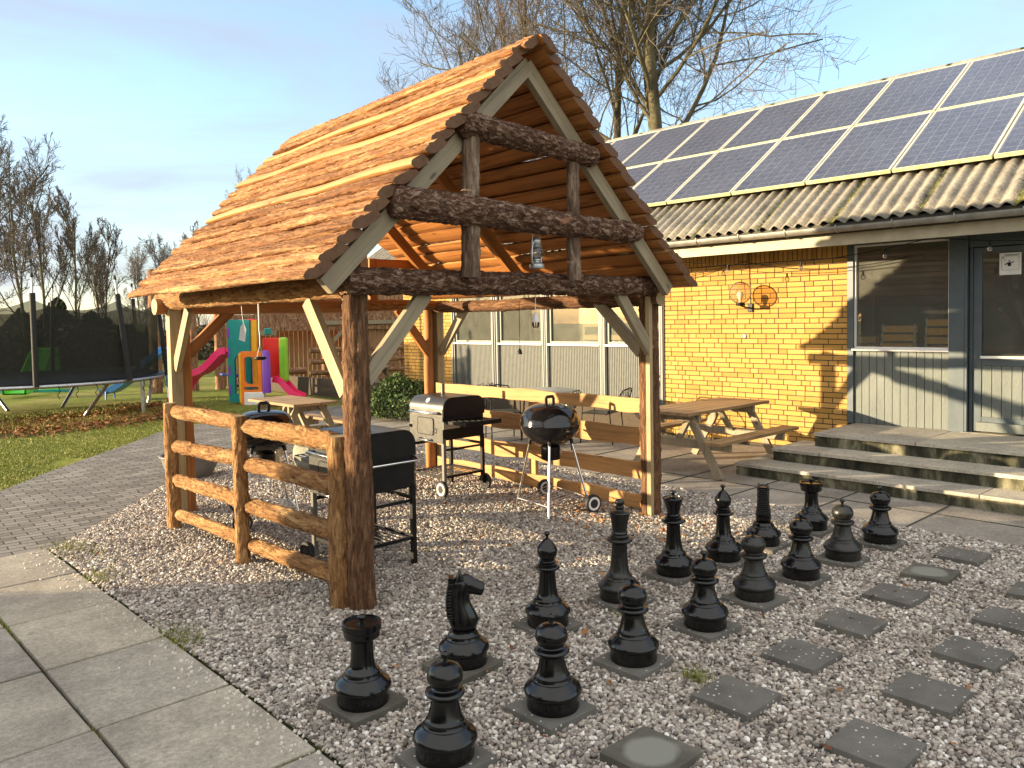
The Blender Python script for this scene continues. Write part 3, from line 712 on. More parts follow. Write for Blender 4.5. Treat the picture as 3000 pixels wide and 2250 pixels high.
# ------------------------------------------------------------------ chess set
def dense(prof, k=3):
    """Catmull-Rom through profile points; a point given twice keeps its corner"""
    P = [Vector((a, b)) for a, b in prof]; out_ = []
    for i in range(len(P)-1):
        p1, p2 = P[i], P[i+1]
        if (p1-p2).length < 1e-6: continue
        p0 = P[i-1] if i > 0 and (P[i-1]-p1).length > 1e-6 else p1
        p3 = P[i+2] if i+2 < len(P) and (P[i+2]-p2).length > 1e-6 else p2
        for j in range(k):
            t = j/k; q_ = 0.5*((2*p1)+(p2-p0)*t+(2*p0-5*p1+4*p2-p3)*t*t+(3*p1-p0-3*p2+p3)*t**3)
            out_.append((max(0, q_.x), q_.y))
    out_.append((P[-1].x, P[-1].y)); return out_
BASE = [(0.0, 0), (0.0, 0), (0.108, 0), (0.108, 0), (0.110, 0.012), (0.110, 0.062), (0.110, 0.062), (0.118, 0.070), (0.120, 0.082), (0.112, 0.100), (0.094, 0.117), (0.085, 0.127), (0.085, 0.127), (0.078, 0.130), (0.074, 0.142), (0.073, 0.150), (0.073, 0.150), (0.068, 0.156)]
def knob(z, r=0.016):
    return [(r*0.55, z), (r*0.5, z+0.012), (r*0.55, z+0.018), (r*1.0, z+0.026), (r*0.9, z+0.036), (r*0.45, z+0.042), (0.0, z+0.043)]
PAWN = BASE+[(0.064, 0.166), (0.058, 0.190), (0.052, 0.222), (0.050, 0.240), (0.050, 0.240), (0.066, 0.249), (0.074, 0.262), (0.068, 0.272), (0.052, 0.278), (0.047, 0.284), (0.047, 0.284),
             (0.059, 0.300), (0.067, 0.322), (0.066, 0.345), (0.054, 0.368), (0.034, 0.381), (0.016, 0.385), (0.016, 0.385)]+knob(0.388, 0.0165)
ROOK = BASE+[(0.056, 0.170), (0.050, 0.200), (0.047, 0.250), (0.048, 0.295), (0.048, 0.295), (0.060, 0.303), (0.073, 0.312), (0.076, 0.322), (0.076, 0.322), (0.078, 0.345), (0.083, 0.350), (0.083, 0.350), (0.083, 0.380), (0.083, 0.380), (0.076, 0.381), (0.076, 0.381), (0.075, 0.372), (0.075, 0.372), (0.018, 0.370), (0.018, 0.370)]+knob(0.372, 0.018)
BISH = BASE+[(0.056, 0.168), (0.050, 0.200), (0.044, 0.260), (0.042, 0.312), (0.042, 0.312), (0.056, 0.320), (0.066, 0.330), (0.064, 0.340), (0.048, 0.345), (0.048, 0.345), (0.050, 0.356), (0.040, 0.362), (0.046, 0.370), (0.036, 0.378), (0.036, 0.378),
             (0.046, 0.395), (0.053, 0.420), (0.052, 0.442), (0.038, 0.470), (0.022, 0.492), (0.012, 0.500), (0.012, 0.500)]+knob(0.500, 0.016)
QUEEN = BASE+[(0.056, 0.170), (0.048, 0.220), (0.043, 0.290), (0.042, 0.345), (0.042, 0.345), (0.062, 0.354), (0.074, 0.366), (0.070, 0.376), (0.050, 0.382), (0.050, 0.382), (0.052, 0.394), (0.041, 0.400), (0.046, 0.410), (0.038, 0.418), (0.038, 0.418),
              (0.042, 0.440), (0.050, 0.475), (0.061, 0.512), (0.066, 0.524), (0.066, 0.524), (0.062, 0.528), (0.058, 0.522), (0.035, 0.530), (0.014, 0.536), (0.014, 0.536)]+knob(0.537, 0.019)
KING = BASE+[(0.058, 0.170), (0.050, 0.220), (0.045, 0.290), (0.044, 0.352), (0.044, 0.352), (0.062, 0.360), (0.074, 0.372), (0.070, 0.384), (0.050, 0.390), (0.050, 0.390), (0.052, 0.402), (0.043, 0.410), (0.047, 0.420), (0.041, 0.430), (0.041, 0.430),
             (0.043, 0.455), (0.050, 0.500), (0.057, 0.538), (0.060, 0.548), (0.060, 0.548), (0.054, 0.553), (0.024, 0.560), (0.024, 0.560), (0.022, 0.568), (0.026, 0.585), (0.018, 0.594), (0.026, 0.604), (0.026, 0.622), (0.016, 0.632), (0.0, 0.634)]
def turned(prof, name, mat):
    b = MB(); b.lathe([(r*1.11, z) for r, z in dense(prof, 3)], 48)
    return b.build(name, mat, None, smooth=38)
def crown_piece(mat, name='chess_queen'):
    return turned(QUEEN, name, mat)
def knight_mesh(mat, parent):
    # turned base
    b = MB(); b.lathe([(r*1.11, z) for r, z in dense(BASE+[(0.062, 0.168), (0.056, 0.176), (0.0, 0.178)], 3)], 48)
    base = b.build('base', mat, parent, smooth=38)
    # horse: stacked cross-sections along the neck, then muzzle. local +X = where it looks
    secs = [  # (x_back, x_front, z, halfwidth)
        (-0.055, 0.060, 0.165, 0.056), (-0.072, 0.076, 0.200, 0.060), (-0.080, 0.084, 0.228, 0.060), (-0.074, 0.068, 0.262, 0.056),
        (-0.066, 0.046, 0.300, 0.050), (-0.062, 0.034, 0.335, 0.046), (-0.062, 0.038, 0.365, 0.046), (-0.060, 0.050, 0.390, 0.048),
        (-0.056, 0.050, 0.415, 0.046), (-0.044, 0.040, 0.438, 0.040), (-0.026, 0.020, 0.452, 0.028)]
    n = 18; vs = []; fs = []
    for xb, xf, z, hw in secs:
        cx = (xb+xf)/2; rx = (xf-xb)/2
        for k in range(n):
            t = 2*pi*k/n; ct, st_ = cos(t), sin(t)
            ex = (abs(ct)**0.72)*(1 if ct > 0 else -1); ey = (abs(st_)**0.8)*(1 if st_ > 0 else -1)
            vs.append((cx+rx*ex, hw*ey*(0.80 if ct > 0.2 else 1.0), z))
    for i in range(len(secs)-1):
        for k in range(n):
            a = i*n+k; c = i*n+(k+1) % n; fs.append((a, c, c+n, a+n))
    fs.append(tuple(reversed(range(n)))); fs.append(tuple((len(secs)-1)*n+k for k in range(n)))
    h = MB(); h.add(vs, fs)
    neck = h.build('neck', mat, parent, smooth=60)
    sm = neck.modifiers.new('s', 'SUBSURF'); sm.levels = 1; sm.render_levels = 2
    # head: from poll to muzzle
    hs = [(-0.015, 0.420, 0.040, 0.046), (0.015, 0.414, 0.045, 0.052), (0.045, 0.400, 0.041, 0.046), (0.074, 0.388, 0.035, 0.037), (0.100, 0.380, 0.036, 0.038), (0.112, 0.377, 0.030, 0.030)]
    vs = []; fs = []
    for x, z, hw, hh in hs:
        for k in range(14):
            t = 2*pi*k/14; vs.append((x+0.25*hh*sin(t), hw*cos(t), z+hh*sin(t)))
    for i in range(len(hs)-1):
        for k in range(14):
            a = i*14+k; c = i*14+(k+1) % 14; fs.append((a, c, c+14, a+14))
    fs.append(tuple(reversed(range(14)))); fs.append(tuple((len(hs)-1)*14+k for k in range(14)))
    h = MB(); h.add(vs, fs)
    hd = h.build('head', mat, parent, smooth=60); sm = hd.modifiers.new('s', 'SUBSURF'); sm.levels = 1; sm.render_levels = 2
    for sgn in (-1, 1):
        e = MB(); e.add([(-0.030, sgn*0.010, 0.435), (0.012, sgn*0.010, 0.440), (0.008, sgn*0.044, 0.434), (-0.034, sgn*0.044, 0.428), (-0.016, sgn*0.036, 0.482)],
                        [(0, 1, 4), (1, 2, 4), (2, 3, 4), (3, 0, 4), (0, 3, 2, 1)])
        e.build('ear', mat, parent, bevel=0.003)
        y = MB(); y.lathe([(0.0, -0.006), (0.010, -0.004), (0.011, 0.001), (0.006, 0.005), (0.0, 0.006)], 12, M=Matrix.Translation((0.032, sgn*0.043, 0.415)) @ Matrix.Rotation(pi/2*sgn*-1, 4, 'X'))
        y.build('eye', mat, hd, smooth=60)
    # mane: ridged slab down the back of the neck
    mb = MB()
    for i in range(13):
        z = 0.245+i*0.0155; x = -0.062-0.012*sin(pi*min(1, (i+2)/12)); wv = 0.052-0.0016*i
        mb.box((x, 0, z), (0.030, wv*2*(0.86+0.14*(i % 2)), 0.0105))
    mb.box((-0.058, 0, 0.345), (0.028, 0.066, 0.215))
    mb.build('mane', mat, parent, bevel=0.003)
    # chest crest
    c = MB(); c.add([(0.060, -0.03, 0.20), (0.060, 0.03, 0.20), (0.040, 0.02, 0.262), (0.040, -0.02, 0.262), (0.088, 0, 0.222)], [(0, 1, 4), (1, 2, 4), (2, 3, 4), (3, 0, 4), (0, 3, 2, 1)])
    c.build('chest', mat, parent, bevel=0.003)

SLABH = 0.034
def chess_slab(x, y, rz, label, worn=False, tilt=0.0, size=0.30):
    b = MB(); b.box((0, 0, 0), (size, size, 0.045))
    o = b.build('stepping_slab', MT['chess_slab_worn'] if worn else MT['chess_slab'], None, bevel=0.003)
    o.matrix_basis = Matrix.Translation((x, y, SLABH-0.0225)) @ Matrix.Rotation(rz, 4, 'Z') @ Matrix.Rotation(tilt, 4, 'X')
    return tag(o, label, 'slab', 'square slabs laid out as a chess board')
nx = lambda i: 2.045+0.629*i
cols = ['closest to the grey paving', 'second from the grey paving', 'third from the grey paving', 'fourth from the grey paving', 'fifth from the grey paving', 'sixth from the grey paving', 'seventh from the grey paving', 'closest to the concrete steps']
back = [('rook', (2.01, 3.19)), ('knight', (2.62, 3.18)), ('bishop', (3.30, 3.23)), ('king', (3.92, 3.20)), ('queen', (4.57, 3.24)), ('bishop', (5.09, 3.17)), ('knight', (5.64, 3.16)), ('rook', (6.32, 3.10))]
pawns = [(1.99, 2.55), (2.60, 2.52), (3.26, 2.57), (3.91, 2.56), (4.53, 2.60), (5.10, 2.58), (5.70, 2.56), (6.31, 2.54)]
lab_back = ['glossy black rook with a knob on top, near the orange log corner post', 'black knight looking along the row with its head in profile', 'black bishop in the shade between the knight and the king',
            'dusty tallest black king with a stepped finial', 'black queen with a pale dusty flared crown', 'black bishop between the queen and the ridged back of a knight', 'black knight seen from behind with a ridged mane', 'black rook with a sunlit top in front of the concrete steps']
lab_pawn = ['nearest black pawn, cut low in the picture beside the lone rook', 'black pawn in front of the profile knight, standing beside an empty worn slab', 'black pawn standing directly in front of the dusty king', 'black pawn below the queen, just before the dusty pawn',
            'dusty grey pawn whose slab is half in sun', 'black pawn below the knight with the ridged mane', 'dusty pawn with a sunlit base next to the last pawn', 'last black pawn of the row, near the concrete paving']
rs_ = random.Random(5)
mats = {'rook': ROOK, 'bishop': BISH, 'king': KING, 'queen': QUEEN}
protos = {}
for i, (k, (x, y)) in enumerate(back):
    chess_slab(x+rs_.uniform(-.012, .012), y+rs_.uniform(-.012, .012), rs_.uniform(-.07, .07), 'grey slab under the '+lab_back[i], worn=(i in (0, 1)))
    m = MT['chess_dusty'] if i in (3,) else MT['chess']
    if k == 'knight':
        rz = radians(-38) if i == 1 else radians(28)
        e = empty('chess_knight', (x, y, SLABH), rz, lab_back[i], 'chess piece', 'black chess pieces')
        if 'knight' not in protos:
            knight_mesh(m, e); protos['knight'] = e
        else:
            for ch in protos['knight'].children: copy_tree(ch, e)
        continue
    if k in protos and i != 3:
        o = protos[k].copy(); COL.objects.link(o)
    else:
        o = turned(mats[k], 'chess_'+k, m); protos[k] = o
    o.location = (x, y, SLABH); o.rotation_euler = (rs_.uniform(-.02, .02), rs_.uniform(-.02, .02), rs_.uniform(0, 6))
    tag(o, lab_back[i], 'chess piece', 'black chess pieces')
pw = turned(PAWN, 'chess_pawn', MT['chess']); pwd = turned(PAWN, 'chess_pawn', MT['chess_dusty']); used_ = set()
for i, (x, y) in enumerate(pawns):
    chess_slab(x+rs_.uniform(-.012, .012), y+rs_.uniform(-.012, .012), rs_.uniform(-.07, .07), 'grey slab under the '+lab_pawn[i])
    p = pwd if i in (4, 6) else pw
    if p in used_:
        o = p.copy(); COL.objects.link(o)
    else: o = p; used_.add(p)
    o.location = (x, y, SLABH); o.rotation_euler = (rs_.uniform(-.02, .02), rs_.uniform(-.02, .02), rs_.uniform(0, 6))
    tag(o, lab_pawn[i], 'chess piece', 'black chess pieces')
# empty slabs (third and fourth row), measured
free = [(1, 0, 2.60, 1.965, 'empty slab with a round pale worn patch, cut by the lower picture edge', True), (2, 0, 3.285, 1.985, 'empty grey slab to the upper right of the round worn one', False),
        (3, 0, 3.93, 1.985, 'empty chipped slab third in the open row from the camera', False), (4, 0, 4.54, 1.99, 'empty slab in the middle of the open row with a red leaf on its edge', False),
        (5, 0, 5.19, 1.99, 'empty slab with a wedge of sunlight next to the pawn row', False), (6, 0, 5.78, 1.99, 'empty slab with a pale round stain near the concrete paving', True), (7, 0, 6.36, 1.97, 'far empty slab half sunk in gravel by the concrete paving', False),
        (2, 1, 3.30, 1.345, 'dark empty slab with white chips at the bottom of the picture', False), (3, 1, 3.935, 1.365, 'dark empty slab second in the outer row', False),
        (4, 1, 4.56, 1.36, 'dark empty slab with a small hole, third in the outer row', False), (5, 1, 5.20, 1.36, 'dark empty slab cut by the right picture edge', False), (6, 1, 5.83, 1.36, 'small slab corner in the sun at the right picture edge', False)]
for c, r_, x, y, lb, wn in free:
    chess_slab(x, y, rs_.uniform(-.05, .05), lb, wn, rs_.uniform(-.02, .02))

# ------------------------------------------------------------------ kettle grills
def wheel(r=0.085, name='wheel', hub='plastic_white', parent=None, M=None):
    b = MB(); b.lathe([(r*0.72, -0.018), (r*0.95, -0.018), (r, -0.010), (r, 0.010), (r*0.95, 0.018), (r*0.72, 0.018)], 28)
    w_ = b.build(name, MT['rubber'], parent, smooth=40, M=M)
    c = MB(); c.lathe([(r*0.50, -0.010), (r*0.50, -0.021), (r*0.74, -0.021), (r*0.74, 0.021), (r*0.50, 0.021), (r*0.50, 0.010)], 28)
    hb_ = MB(); hb_.lathe([(0, -0.019), (r*0.16, -0.019), (r*0.2, -0.012), (r*0.52, -0.012), (r*0.52, 0.012), (r*0.2, 0.012), (r*0.16, 0.019), (0, 0.019)], 24); hb_.build('hub', MT['rubber'], w_, smooth=40)
    c.build('rim', MT[hub], w_, smooth=40)
    return w_
def kettle(loc, rz, label):
    e = empty('kettle_grill', loc, rz, label, 'grill', 'round charcoal kettle grills')
    R = 0.283
    b = MB(); pr = [(0.05, 0.605), (0.10, 0.612), (0.16, 0.640), (0.22, 0.685), (0.262, 0.735), (0.278, 0.785), (0.281, 0.800), (0.286, 0.803), (0.286, 0.806), (0.272, 0.806), (0.265, 0.780), (0.2, 0.69), (0.05, 0.63)]
    b.lathe(dense(pr, 2), 56); bowl = b.build('bowl', MT['enamel'], e, smooth=40)
    b = MB(); pr = [(0.288, 0.802), (0.290, 0.810), (0.287, 0.820), (0.282, 0.85), (0.268, 0.895), (0.235, 0.945), (0.18, 0.982), (0.10, 1.002), (0.0, 1.006)]
    b.lathe(dense(pr, 3), 56); lid = b.build('lid', MT['enamel'], e, smooth=50)
    b = MB(); hp = [(-0.045, 0, 1.0), (-0.045, 0, 1.062), (-0.038, 0, 1.070), (0.038, 0, 1.070), (0.045, 0, 1.062), (0.045, 0, 1.0)]
    for p0, p1 in zip(hp, hp[1:]): b.beam(p0, p1, 0.03, 0.014, up=(0, 1, 0))
    b.build('lid_handle', MT['foam'], lid, bevel=0.003)
    b = MB(); b.lathe([(0, 0), (0.028, 0.0), (0.028, 0.006), (0.006, 0.008), (0, 0.008)], 20, M=Matrix.Translation((0.0, -0.16, 0.985)) @ Matrix.Rotation(radians(22), 4, 'X'))
    b.build('damper', MT['chrome'], lid, smooth=40)
    for sgn in (-1, 1):
        b = MB(); b.tube([(-0.05, sgn*0.278, 0.77), (-0.05, sgn*0.325, 0.775), (0.05, sgn*0.325, 0.775), (0.05, sgn*0.278, 0.77)], 0.008, 8)
        b.build('side_handle', MT['foam'], bowl, smooth=50)
    legs = [(-0.30, 0.22), (-0.30, -0.30), (0.20, -0.36), (0.30, 0.45)]
    tops = [(-0.15, 0.12), (-0.13, -0.14), (0.13, -0.15), (0.15, 0.15)]
    ends = [(-0.245, 0.235, 0.0), (-0.28, -0.29, 0.0), (0.20, -0.30, 0.085), (0.30, 0.42, 0.085)]
    for (tx, ty), (ex, ey, ez) in zip(tops, ends):
        b = MB(); b.tube([(tx, ty, 0.655), (ex, ey, ez)], 0.0115, 12); b.build('leg', MT['chrome'], e, smooth=50)
        b = MB(); b.tube([(tx*0.98, ty*0.98, 0.675), (tx+(ex-tx)*0.05, ty+(ey-ty)*0.05, 0.625)], 0.017, 10); b.build('leg_socket', MT['foam'], e, smooth=50)
    # axle with two wheels
    b = MB(); b.tube([(0.19, -0.36, 0.085), (0.31, 0.48, 0.085)], 0.006, 8); b.build('axle', MT['chrome'], e, smooth=50)
    ax = Vector((0.12, 0.84, 0)).normalized()
    for p in ((0.19, -0.375, 0.085), (0.31, 0.47, 0.085)):
        T = Matrix.Translation(p) @ ax.to_track_quat('Z', 'Y').to_matrix().to_4x4()
        wheel(0.085, 'wheel', 'plastic_white', e, T)
    # lower wire rack
    b = MB(); b.tube([(-0.235, 0.21, 0.10), (-0.262, -0.26, 0.10), (0.20, -0.27, 0.13), (0.285, 0.36, 0.13), (-0.235, 0.21, 0.10)], 0.0045, 6)
    for i in range(1, 8):
        t = i/8; b.tube([(-0.235-0.027*t, 0.21-0.47*t, 0.10), (0.285-0.085*t, 0.36-0.63*t, 0.13)], 0.0035, 6)
    b.build('wire_rack', MT['galv'], e, smooth=50)
    b = MB(); b.lathe([(0.0, 0.475), (0.085, 0.475), (0.092, 0.485), (0.092, 0.595), (0.085, 0.60), (0.0, 0.60)], 28); ac = b.build('ash_catcher', MT['black_metal'], e, smooth=40)
    b = MB(); b.box((0.055, -0.085, 0.545), (0.06, 0.006, 0.05), 0, radians(35)); b.build('label_plate', MT['steel'], ac)
    return e
k1 = kettle((5.45, 5.26, 0.0), radians(-6), 'glossy black kettle grill in the middle of the shelter with a wheel towards the king')
k2 = kettle((3.43, 7.02, 0.0), radians(180-14), 'black kettle grill half hidden behind the log fence')

# ------------------------------------------------------------------ trolley grills
def trolley(loc, rz, label, near=False):
    """local frame: x 0..0.52 depth (front at x=0), y 0..0.53 length"""
    e = empty('trolley_grill', loc, rz, label, 'grill', 'charcoal trolley grills')
    W, Ln = 0.52, 0.53
    st = MT['steel_paint']; bk = MT['black_metal']
    for i, (x, y) in enumerate(((0.0, 0.0), (0.0, Ln), (W, 0.0), (W, Ln))):
        zb = 0.0 if (y > 0.1) != near or near and y < 0.1 else 0.07
        b = MB(); b.box((x, y, (0.60+zb)/2), (0.036, 0.036, 0.60-zb)); b.build('leg', st if (x == 0) else bk, e, bevel=0.002)
    # fire box
    b = MB(); b.box((W/2, Ln/2, 0.70), (W+0.03, Ln+0.02, 0.24)); bx = b.build('fire_box', bk, e, bevel=0.004)
    b = MB(); b.box((-0.020, Ln/2, 0.685), (0.006, Ln+0.03, 0.27)); fp = b.build('front_panel', MT['panel_grey'], e, bevel=0.002)
    b = MB(); b.plate([rrect(-0.13, -0.085, 0.13, 0.085, 0.03)], 0.008, M=Matrix.Translation((-0.027, Ln*0.50, 0.715)) @ Matrix.Rotation(pi/2, 4, 'Z')); dr = b.build('ash_door', MT['panel_grey'], fp, bevel=0.002)
    b = MB(); L1 = rrect(-0.137, -0.092, 0.137, 0.092, 0.033); L2 = rrect(-0.127, -0.082, 0.127, 0.082, 0.028)
    b.plate([L1, list(reversed(L2))], 0.010, M=Matrix.Translation((-0.027, Ln*0.50, 0.715)) @ Matrix.Rotation(pi/2, 4, 'Z')); b.build('door_seal', bk, dr)
    b = MB(); b.tube([(-0.03, Ln*0.50-0.15, 0.70), (-0.055, Ln*0.5-0.155, 0.70), (-0.055, Ln*0.5-0.155, 0.66), (-0.03, Ln*0.5-0.15, 0.655)], 0.005, 8); b.build('door_handle', MT['chrome'], dr, smooth=50)
    b = MB(); b.tube([(-0.03, Ln*0.5-0.09, 0.585), (-0.07, Ln*0.5-0.08, 0.575), (-0.07, Ln*0.5+0.08, 0.575), (-0.03, Ln*0.5+0.09, 0.585)], 0.008, 8); b.build('drawer_handle', MT['chrome'], fp, smooth=50)
    b = MB(); b.box((-0.035, Ln+0.0, 0.70), (0.04, 0.02, 0.035)); b.build('lock_bracket', MT['chrome'], fp, bevel=0.004)
    # hood: rounded profile in XZ, swept along Y
    prof = [(-0.02, 0.82)]+[(0.10-0.12*cos(a), 0.90+0.115*sin(a)) for a in [pi/2*i/8 for i in range(9)]]+[(W-0.08+0.10*sin(a), 0.90+0.115*cos(a)) for a in [pi/2*i/8 for i in range(9)]]+[(W+0.02, 0.82)]
    b = MB(); n = len(prof)
    vs = [(x, -0.018, z) for x, z in prof]+[(x, Ln+0.018, z) for x, z in prof]
    b.add(vs, [(i, i+1, i+1+n, i+n) for i in range(n-1)]); hood = b.build('hood', [MT['hood_steel']], e, smooth=35)
    for y, s_ in ((-0.018, 0), (Ln+0.018, 1)):
        b = MB(); b.plate([prof], 0.012, M=Matrix.Translation((0, y, 0))); b.build('hood_end', bk, hood, bevel=0.003)
    b = MB(); b.tube([(-0.022, 0.05, 0.865), (-0.075, 0.05, 0.862), (-0.078, 0.055, 0.862), (-0.078, Ln-0.055, 0.862), (-0.075, Ln-0.05, 0.862), (-0.022, Ln-0.05, 0.865)], 0.0105, 12); b.build('hood_handle', MT['chrome'], hood, smooth=50)
    b = MB(); b.lathe([(0, 0), (0.028, 0), (0.030, 0.004), (0.028, 0.010), (0, 0.010)], 24, M=Matrix.Translation((0.02, Ln*0.5, 0.975)) @ Matrix.Rotation(radians(-52), 4, 'Y')); b.build('thermometer', MT['plastic_white'], hood, smooth=40)
    b = MB(); b.tube([(0.36, Ln-0.08, 0.99), (0.36, Ln-0.08, 1.12)], 0.022, 16); b.build('chimney', MT['steel_paint'], hood, smooth=50)
    # side shelf with slats
    sy = -0.33 if not near else Ln+0.02
    sh = MB()
    for x in (0.03, W-0.03): sh.box((x, sy+0.155, 0.765), (0.016, 0.31, 0.03))
    sh.box((W/2, sy+0.30 if near else sy+0.006, 0.765), (W-0.04, 0.014, 0.045))
    for i in range(9): sh.box((0.06+i*(W-0.12)/8, sy+0.155, 0.783), (0.022, 0.30, 0.006))
    side = sh.build('side_shelf', MT['steel_paint'] if near else bk, e, bevel=0.001)
    if not near:
        b = MB()
        for i in range(5): b.tube([(0.10+i*0.085, sy-0.002, 0.765), (0.10+i*0.085, sy-0.02, 0.745), (0.10+i*0.085, sy-0.03, 0.757)], 0.003, 6)
        b.build('tool_hook', bk, side)
        b = MB(); b.box((0.09, -0.02, 0.735), (0.22, 0.004, 0.075)); b.build('heat_shield', MT['steel'], bx)
    else:
        b = MB(); b.tube([(0.03, -0.02, 0.80), (0.03, -0.07, 0.79), (0.03, -0.075, 0.79), (W+0.0, -0.075, 0.79), (W, -0.02, 0.82)], 0.010, 12); b.build('push_handle', MT['chrome'], e, smooth=50)
    # lower shelf
    ls = MB()
    for x in (0.0, W): ls.box((x, Ln/2, 0.20), (0.014, Ln, 0.026))
    for y in (0.0, Ln): ls.box((W/2, y, 0.20), (W, 0.014, 0.026))
    for i in range(1, 10): ls.box((W*i/10, Ln/2, 0.209), (0.020, Ln-0.01, 0.006))
    ls.build('lower_shelf', bk, e, bevel=0.001)
    b = MB(); b.box((W/2, Ln, 0.50), (W, 0.014, 0.028)); b.box((W, Ln/2, 0.50), (0.014, Ln, 0.028)); b.box((W/2, 0, 0.48), (W, 0.014, 0.022)); b.build('cross_bar', bk, e, bevel=0.001)
    wy = -0.03 if not near else Ln+0.03
    for x, hb in ((-0.0, 'plastic_white'), (W, 'black_metal')):
        T = Matrix.Translation((x-0.035 if x == 0 else x+0.035, wy+0.03, 0.085)) @ Matrix.Rotation(pi/2, 4, 'Y')
        wheel(0.085, 'wheel', hb if not near else 'black_metal', e, T)
    return e
MT['hood_steel'] = simple('hood_steel', (0.085, 0.083, 0.078), 0.33, 0.6, 0.15, 4, 0.0)
trolley((5.07, 6.405, 0), 0.0, 'silver fronted trolley grill with round thermometer and chimney beside the hedge')
MT_h = MT['hood_steel']
MT['hood_steel'] = simple('hood_black', (0.03, 0.032, 0.036), 0.30, 0.2, 0.15, 4, 0.0)
trolley((2.99, 4.82, 0), 0.0, 'black trolley grill in the shade just behind the thick corner post', near=True)
MT['hood_steel'] = MT_h

# ------------------------------------------------------------------ things hanging in the shelter
def lantern(loc):
    e = empty('storm_lantern', loc, 0.3, 'silver storm lantern hanging from the middle gable log', 'lantern')
    g = MT['galv']
    b = MB(); b.lathe([(0, 0.0), (0.052, 0.0), (0.055, 0.008), (0.052, 0.030), (0.038, 0.042), (0.022, 0.046), (0.022, 0.056), (0.034, 0.060), (0.034, 0.068), (0.0, 0.070)], 28); b.build('fuel_tank', g, e, smooth=40)
    b = MB(); b.lathe([(0.028, 0.070), (0.042, 0.092), (0.044, 0.115), (0.036, 0.140), (0.030, 0.150)], 28)
    b.build('glass', MT['lamp_glass'], e, smooth=60)
    b = MB(); b.lathe([(0.034, 0.150), (0.038, 0.156), (0.030, 0.162), (0.022, 0.170), (0.030, 0.176), (0.034, 0.186), (0.034, 0.205), (0.022, 0.218), (0.012, 0.226), (0, 0.228)], 28); b.build('chimney', g, e, smooth=40)
    for s_ in (-1, 1):
        b = MB(); b.tube([(s_*0.045, 0, 0.02), (s_*0.070, 0, 0.045), (s_*0.070, 0, 0.12), (s_*0.060, 0, 0.175), (s_*0.035, 0, 0.195)], 0.0065, 8); b.build('side_tube', g, e, smooth=50)
    for z in (0.085, 0.135):
        b = MB(); b.tube([(0.047*cos(2*pi*k/16), 0.047*sin(2*pi*k/16), z) for k in range(17)], 0.0018, 5); b.build('wire_guard', g, e)
    b = MB(); b.tube([(-0.062, 0, 0.17), (-0.058, 0, 0.26), (-0.035, 0, 0.30), (0.035, 0, 0.30), (0.058, 0, 0.26), (0.062, 0, 0.17)], 0.002, 6); b.build('bail', g, e)
def glass_mat(name, tint=(1, 1, 1), dust=0.0, rough=0.01, refl=0.10, ior=1.5):
    q = N(name); q.t.nodes.remove(q.b)
    tr = q.n('ShaderNodeBsdfTransparent'); tr.inputs[0].default_value = tint+(1,)
    gl = q.n('ShaderNodeBsdfGlossy'); gl.inputs['Roughness'].default_value = rough
    fr = q.n('ShaderNodeFresnel'); fr.inputs[0].default_value = ior
    mxx = q.n('ShaderNodeMixShader'); q.L(q.math('ADD', q.math('MULTIPLY', fr.outputs[0], 1.0), refl*0.3, True), mxx.inputs[0]); q.L(tr.outputs[0], mxx.inputs[1]); q.L(gl.outputs[0], mxx.inputs[2])
    last = mxx.outputs[0]
    if dust:
        df = q.n('ShaderNodeBsdfDiffuse'); df.inputs[0].default_value = (0.62, 0.60, 0.52, 1)
        n = q.noise(q.coord(rand=False), 5, 7, 0.7); m2 = q.n('ShaderNodeMixShader')
        q.L(q.math('MULTIPLY', q.ramp(n, [(0.3, (0.55,)*3), (0.7, (1.0,)*3)]), dust), m2.inputs[0]); q.L(last, m2.inputs[1]); q.L(df.outputs[0], m2.inputs[2]); last = m2.outputs[0]
    q.L(last, q.o.inputs['Surface']); return q.m
MT['lamp_glass'] = glass_mat('lamp_glass', (0.93, 0.95, 0.95), 0.05)
MT['globe'] = glass_mat('globe_glass', (0.96, 0.80, 0.64), 0.10, refl=0.05, ior=1.12)
MT['pane'] = glass_mat('window_glass', (0.86, 0.90, 0.88), 0.10)
MT['pane2'] = glass_mat('window_glass_clear', (0.88, 0.92, 0.90), 0.07)
lantern((4.155, 4.12, 2.175))
e = empty('led_bulb_pendant', (4.315, 4.30, 1.755), 0, 'white bulb with dark grille hanging on a thin wire under the tie log', 'lamp')
b = MB(); b.tube([(0, 0, 0.10), (0, 0, 0.26)], 0.003, 6); b.build('wire', MT['plastic_white'], e)
b = MB(); b.lathe([(0.0, 0.105), (0.010, 0.10), (0.020, 0.075), (0.026, 0.05), (0.026, 0.03)], 20); b.build('cap', MT['plastic_white'], e, smooth=40)
b = MB()
for k in range(8):
    a = 2*pi*k/8; b.tube([(0.025*cos(a), 0.025*sin(a), 0.03), (0.022*cos(a), 0.022*sin(a), 0.0), (0.012*cos(a), 0.012*sin(a), -0.012)], 0.004, 6)
b.build('grille', MT['black_metal'], e)
e = empty('pull_cord', (4.20, 4.36, 1.545), 0, 'thin dark pull cord with a small cone weight under the tie log', 'cord')
b = MB(); b.tube([(0, 0, 0.04), (0.002, 0, 0.40)], 0.0025, 6); b.build('cord', MT['black_metal'], e)
b = MB(); b.lathe([(0, 0), (0.019, 0.0), (0.019, 0.01), (0.008, 0.04), (0.0, 0.045)], 16); b.build('weight', MT['black_metal'], e, smooth=40)
e = empty('paper_tag', (2.76, 5.97, 1.67), radians(-40), 'white paper tag hanging on a string from the near roof edge', 'tag')
